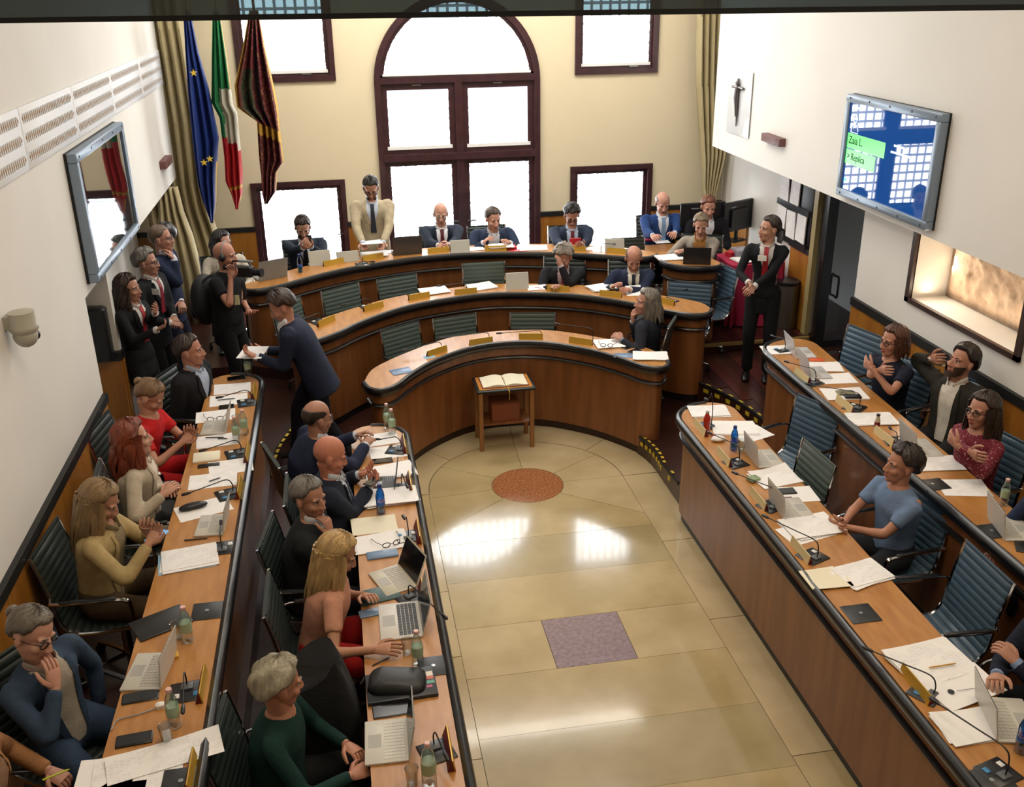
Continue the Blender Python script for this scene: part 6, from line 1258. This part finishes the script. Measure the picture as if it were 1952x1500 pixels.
flag('green, white and red flag hanging in the middle of the three', fy, [((-1.304, 12.700, 4.307), (-1.233, 12.700, 4.306)), ((-1.383, 12.700, 3.787), (-1.214, 12.700, 3.783)), ((-1.454, 12.700, 3.279), (-1.207, 12.700, 3.240)), ((-1.380, 12.700, 3.092), (-1.169, 12.700, 3.147)), ((-1.382, 12.700, 2.622), (-1.182, 12.700, 2.614)), ((-1.408, 12.700, 2.314), (-1.192, 12.700, 2.421)), ((-1.364, 12.700, 2.156), (-1.230, 12.700, 2.149)), ((-1.327, 12.700, 1.982), (-1.303, 12.700, 1.968))],
     lambda u, v: 3 if (v > .86 and (u < .1 or u > .92)) or (.79 < v < .82) else (2 if v > .50+.04*u else (1 if v > .24+.0*u and u > .38-.25*(v-.24)*2 else (0 if u < .95 else 3))), [cl('1d7a46', 'green'), cl('dcd8c6', 'white'), cl('c3242a', 'red'), GF])
VF = mat('crimson_gold_brocade', '9a7440', .7, scale=34, col2='5c1622', detail=3); VG = mat('dark_green_brocade', '6a5a38', .7, scale=30, col2='2c3020', detail=3)
VF.node_tree.nodes['Color Ramp'].color_ramp.elements[0].position = .56
VG.node_tree.nodes['Color Ramp'].color_ramp.elements[0].position = .54
flag('heavy crimson and gold brocade banner before the left windows', 12.5, [((-0.874, 12.500, 4.305), (-0.779, 12.500, 4.303)), ((-1.010, 12.500, 3.849), (-0.746, 12.500, 3.901)), ((-1.145, 12.500, 3.470), (-0.691, 12.500, 3.457)), ((-1.143, 12.500, 3.230), (-0.667, 12.500, 3.214)), ((-0.930, 12.500, 3.058), (-0.671, 12.500, 2.938)), ((-0.953, 12.500, 2.636), (-0.666, 12.500, 2.561)), ((-0.958, 12.500, 2.414), (-0.759, 12.500, 2.450)), ((-0.972, 12.500, 2.176), (-0.797, 12.500, 2.207)), ((-0.952, 12.500, 2.071), (-0.914, 12.500, 2.062))],
     lambda u, v: 2 if abs(v-.52) < .012 or (u < .05 and v < .5) or u > .96 else (1 if .15 < u < .45 and .18 < v < .46 else (3 if .5 < u < .66 and v < .5 else 0)), [VF, VG, GF, cl('4a3038', 'plum')], amp=.09, fold=4)
# belongings
r = thing('video_camera', 'black shoulder video camera held by the cameraman', 'camera', (-1.028, 9.759, 1.966), radians(-25)); r.scale = (.72, .72, .78)
b = MB(); b.cbox((-.20, -.06, -.06), (.16, .06, .07), .012, PLASB); b.obj('body', r); b = MB(); b.tube([(.16, 0, 0), (.24, 0, 0), (.25, 0, 0), (.30, 0, 0)], [.045, .045, .055, .058], 14, PLASB); b.obj('lens', r); b = MB(); b.tube([(-.15, 0, .07), (-.13, 0, .13), (.1, 0, .13), (.14, 0, .07)], .013, 8, PLASB); b.obj('top_handle', r); b = MB(); b.tube([(.0, -.05, .15), (.2, -.05, .15)], .016, 8, GREY); b.obj('shotgun_microphone', r); b = MB(); b.cbox((-.32, .02, .0), (-.20, .08, .06), .01, PLASB); b.obj('viewfinder', r)
q = (-1.196, 9.979, 2.079)
b = MB(); b.tube([V(q)+V((.09*cos(a)*-sin(radians(-17)), .09*cos(a)*cos(radians(-17)), .02+.12*sin(a))) for a in [pi*k/12 for k in range(13)]], [(.012, .006)]*13, 8, GREY)
for s in (-1, 1): b.ell(V(q)+V((-s*.092*sin(radians(-17)), s*.092*cos(radians(-17)), .0)), (.035, .035, .04), PLASB)
tag(b.obj('headphones'), 'grey and black headphones worn by the cameraman', 'headphones')
a_ = radians(-25); bp_ = V(q)+V((-cos(a_)*.30, -sin(a_)*.30, -.48)); r = thing('backpack', 'black backpack on the back of the cameraman', 'bag', bp_, a_)
b = MB(); b.ell((0, 0, 0), (.13, .19, .27), mat('black_nylon', '14161a', .6, bump=.3, bscale=30), nu=20, nv=14); o = b.obj('pack', r); b = MB(); b.ell((-.10, 0, -.10), (.06, .13, .12), MC['black_nylon']); b.obj('pocket', r)
for s in (-1, 1): b = MB(); b.tube(crom([(.06, s*.10, .22), (.2, s*.12, .30), (.36, s*.12, .22), (.38, s*.13, .0), (.2, s*.17, -.15)], 4), [(.022, .006)]*17, 6, MC['black_nylon']); b.obj('strap', r)
sheetw = atan2(0, 1)
paper((-0.919, 8.753, 1.466), 80, 'white sheet in the hand of the walking man', m='w')
bottle((4.700, 6.928, 1.620), 'water bottle at the lips of the man in the olive jacket', h=.2).rotation_euler = (radians(20), radians(95), 0)
for nm, px in (('usher woman by the glass door', (4.288, 9.418, 1.870)), ('grey-haired usher', (-1.883, 9.798, 1.800))):
    b = MB(); b.cbox((-.045, -.004, -.03), (.045, .004, .03), .003, PLASW); o = b.obj('name_badge'); o.location = px; o.rotation_euler = (0, 0, radians(-25)); tag(o, 'white name badge on the jacket of the '+nm, 'badge')
b = MB(); b.cbox((-.04, -.004, -.05), (.04, .004, .05), .003, mat('cream_badge', 'cfcaa0', .5)); o = b.obj('press_badge'); o.location = (-1.141, 9.859, 1.645); tag(o, 'cream press badge hanging before the cameraman', 'badge')
sbw = MB(); sbl(sbw, .46, .40, .52, mat('black_wool_coat', '101113', .95, var=.3, scale=20, bump=.5, bscale=50), n=24, k=7, seed=4); o = sbw.obj('draped_coat'); o.location = (-.36, 4.42, ZA+.5); tag(o, 'black coat heaped on the chair before the person in dark green', 'coat')
b = MB(); rnd = random.Random(5); nx, ny = 10, 8
sbl(b, .34, .26, .10, mat('dark_tote', '232629', .7), seed=6); o = b.obj('handbag'); o.location = (-1.505, 6.567, 1.020); tag(o, 'dark bag on the chair between the two women in white and beige', 'bag')
GROUPS = {'office_chair': 'ribbed leather office chairs in the chamber', 'person': 'people in the council chamber', 'nameplate': 'nameplates along the desks', 'gooseneck_microphone': 'gooseneck microphones on the desks', 'paper_sheet': 'loose sheets on the desks',
 'paper_stack': 'piles of paper on the desks', 'laptop': 'laptops on the desks', 'water_bottle': 'bottles on the desks', 'plastic_cup': 'clear cups on the desks', 'smartphone': 'phones on the desks', 'council_desk': 'council desks', 'desk_socket_lid': 'socket lids in the desk tops', 'flag': 'flags hanging at the left window', 'curtain': 'drapes at the end wall', 'tablet': 'tablets on the desks', 'folder': 'folders on the desks', 'pen': 'pens on the desks', 'eyeglasses': 'eyeglasses on the papers', 'monitor': 'black monitors of the office corner', 'wall_screen': 'framed screens on the side walls', 'name_badge': 'name badges of the ushers', 'light_block': 'mahogany blocks on the side walls'}
for o in list(COL.objects):
    if o.parent is None and o.get('label') and not o.get('group') and o.name.split('.')[0] in GROUPS: o['group'] = GROUPS[o.name.split('.')[0]]
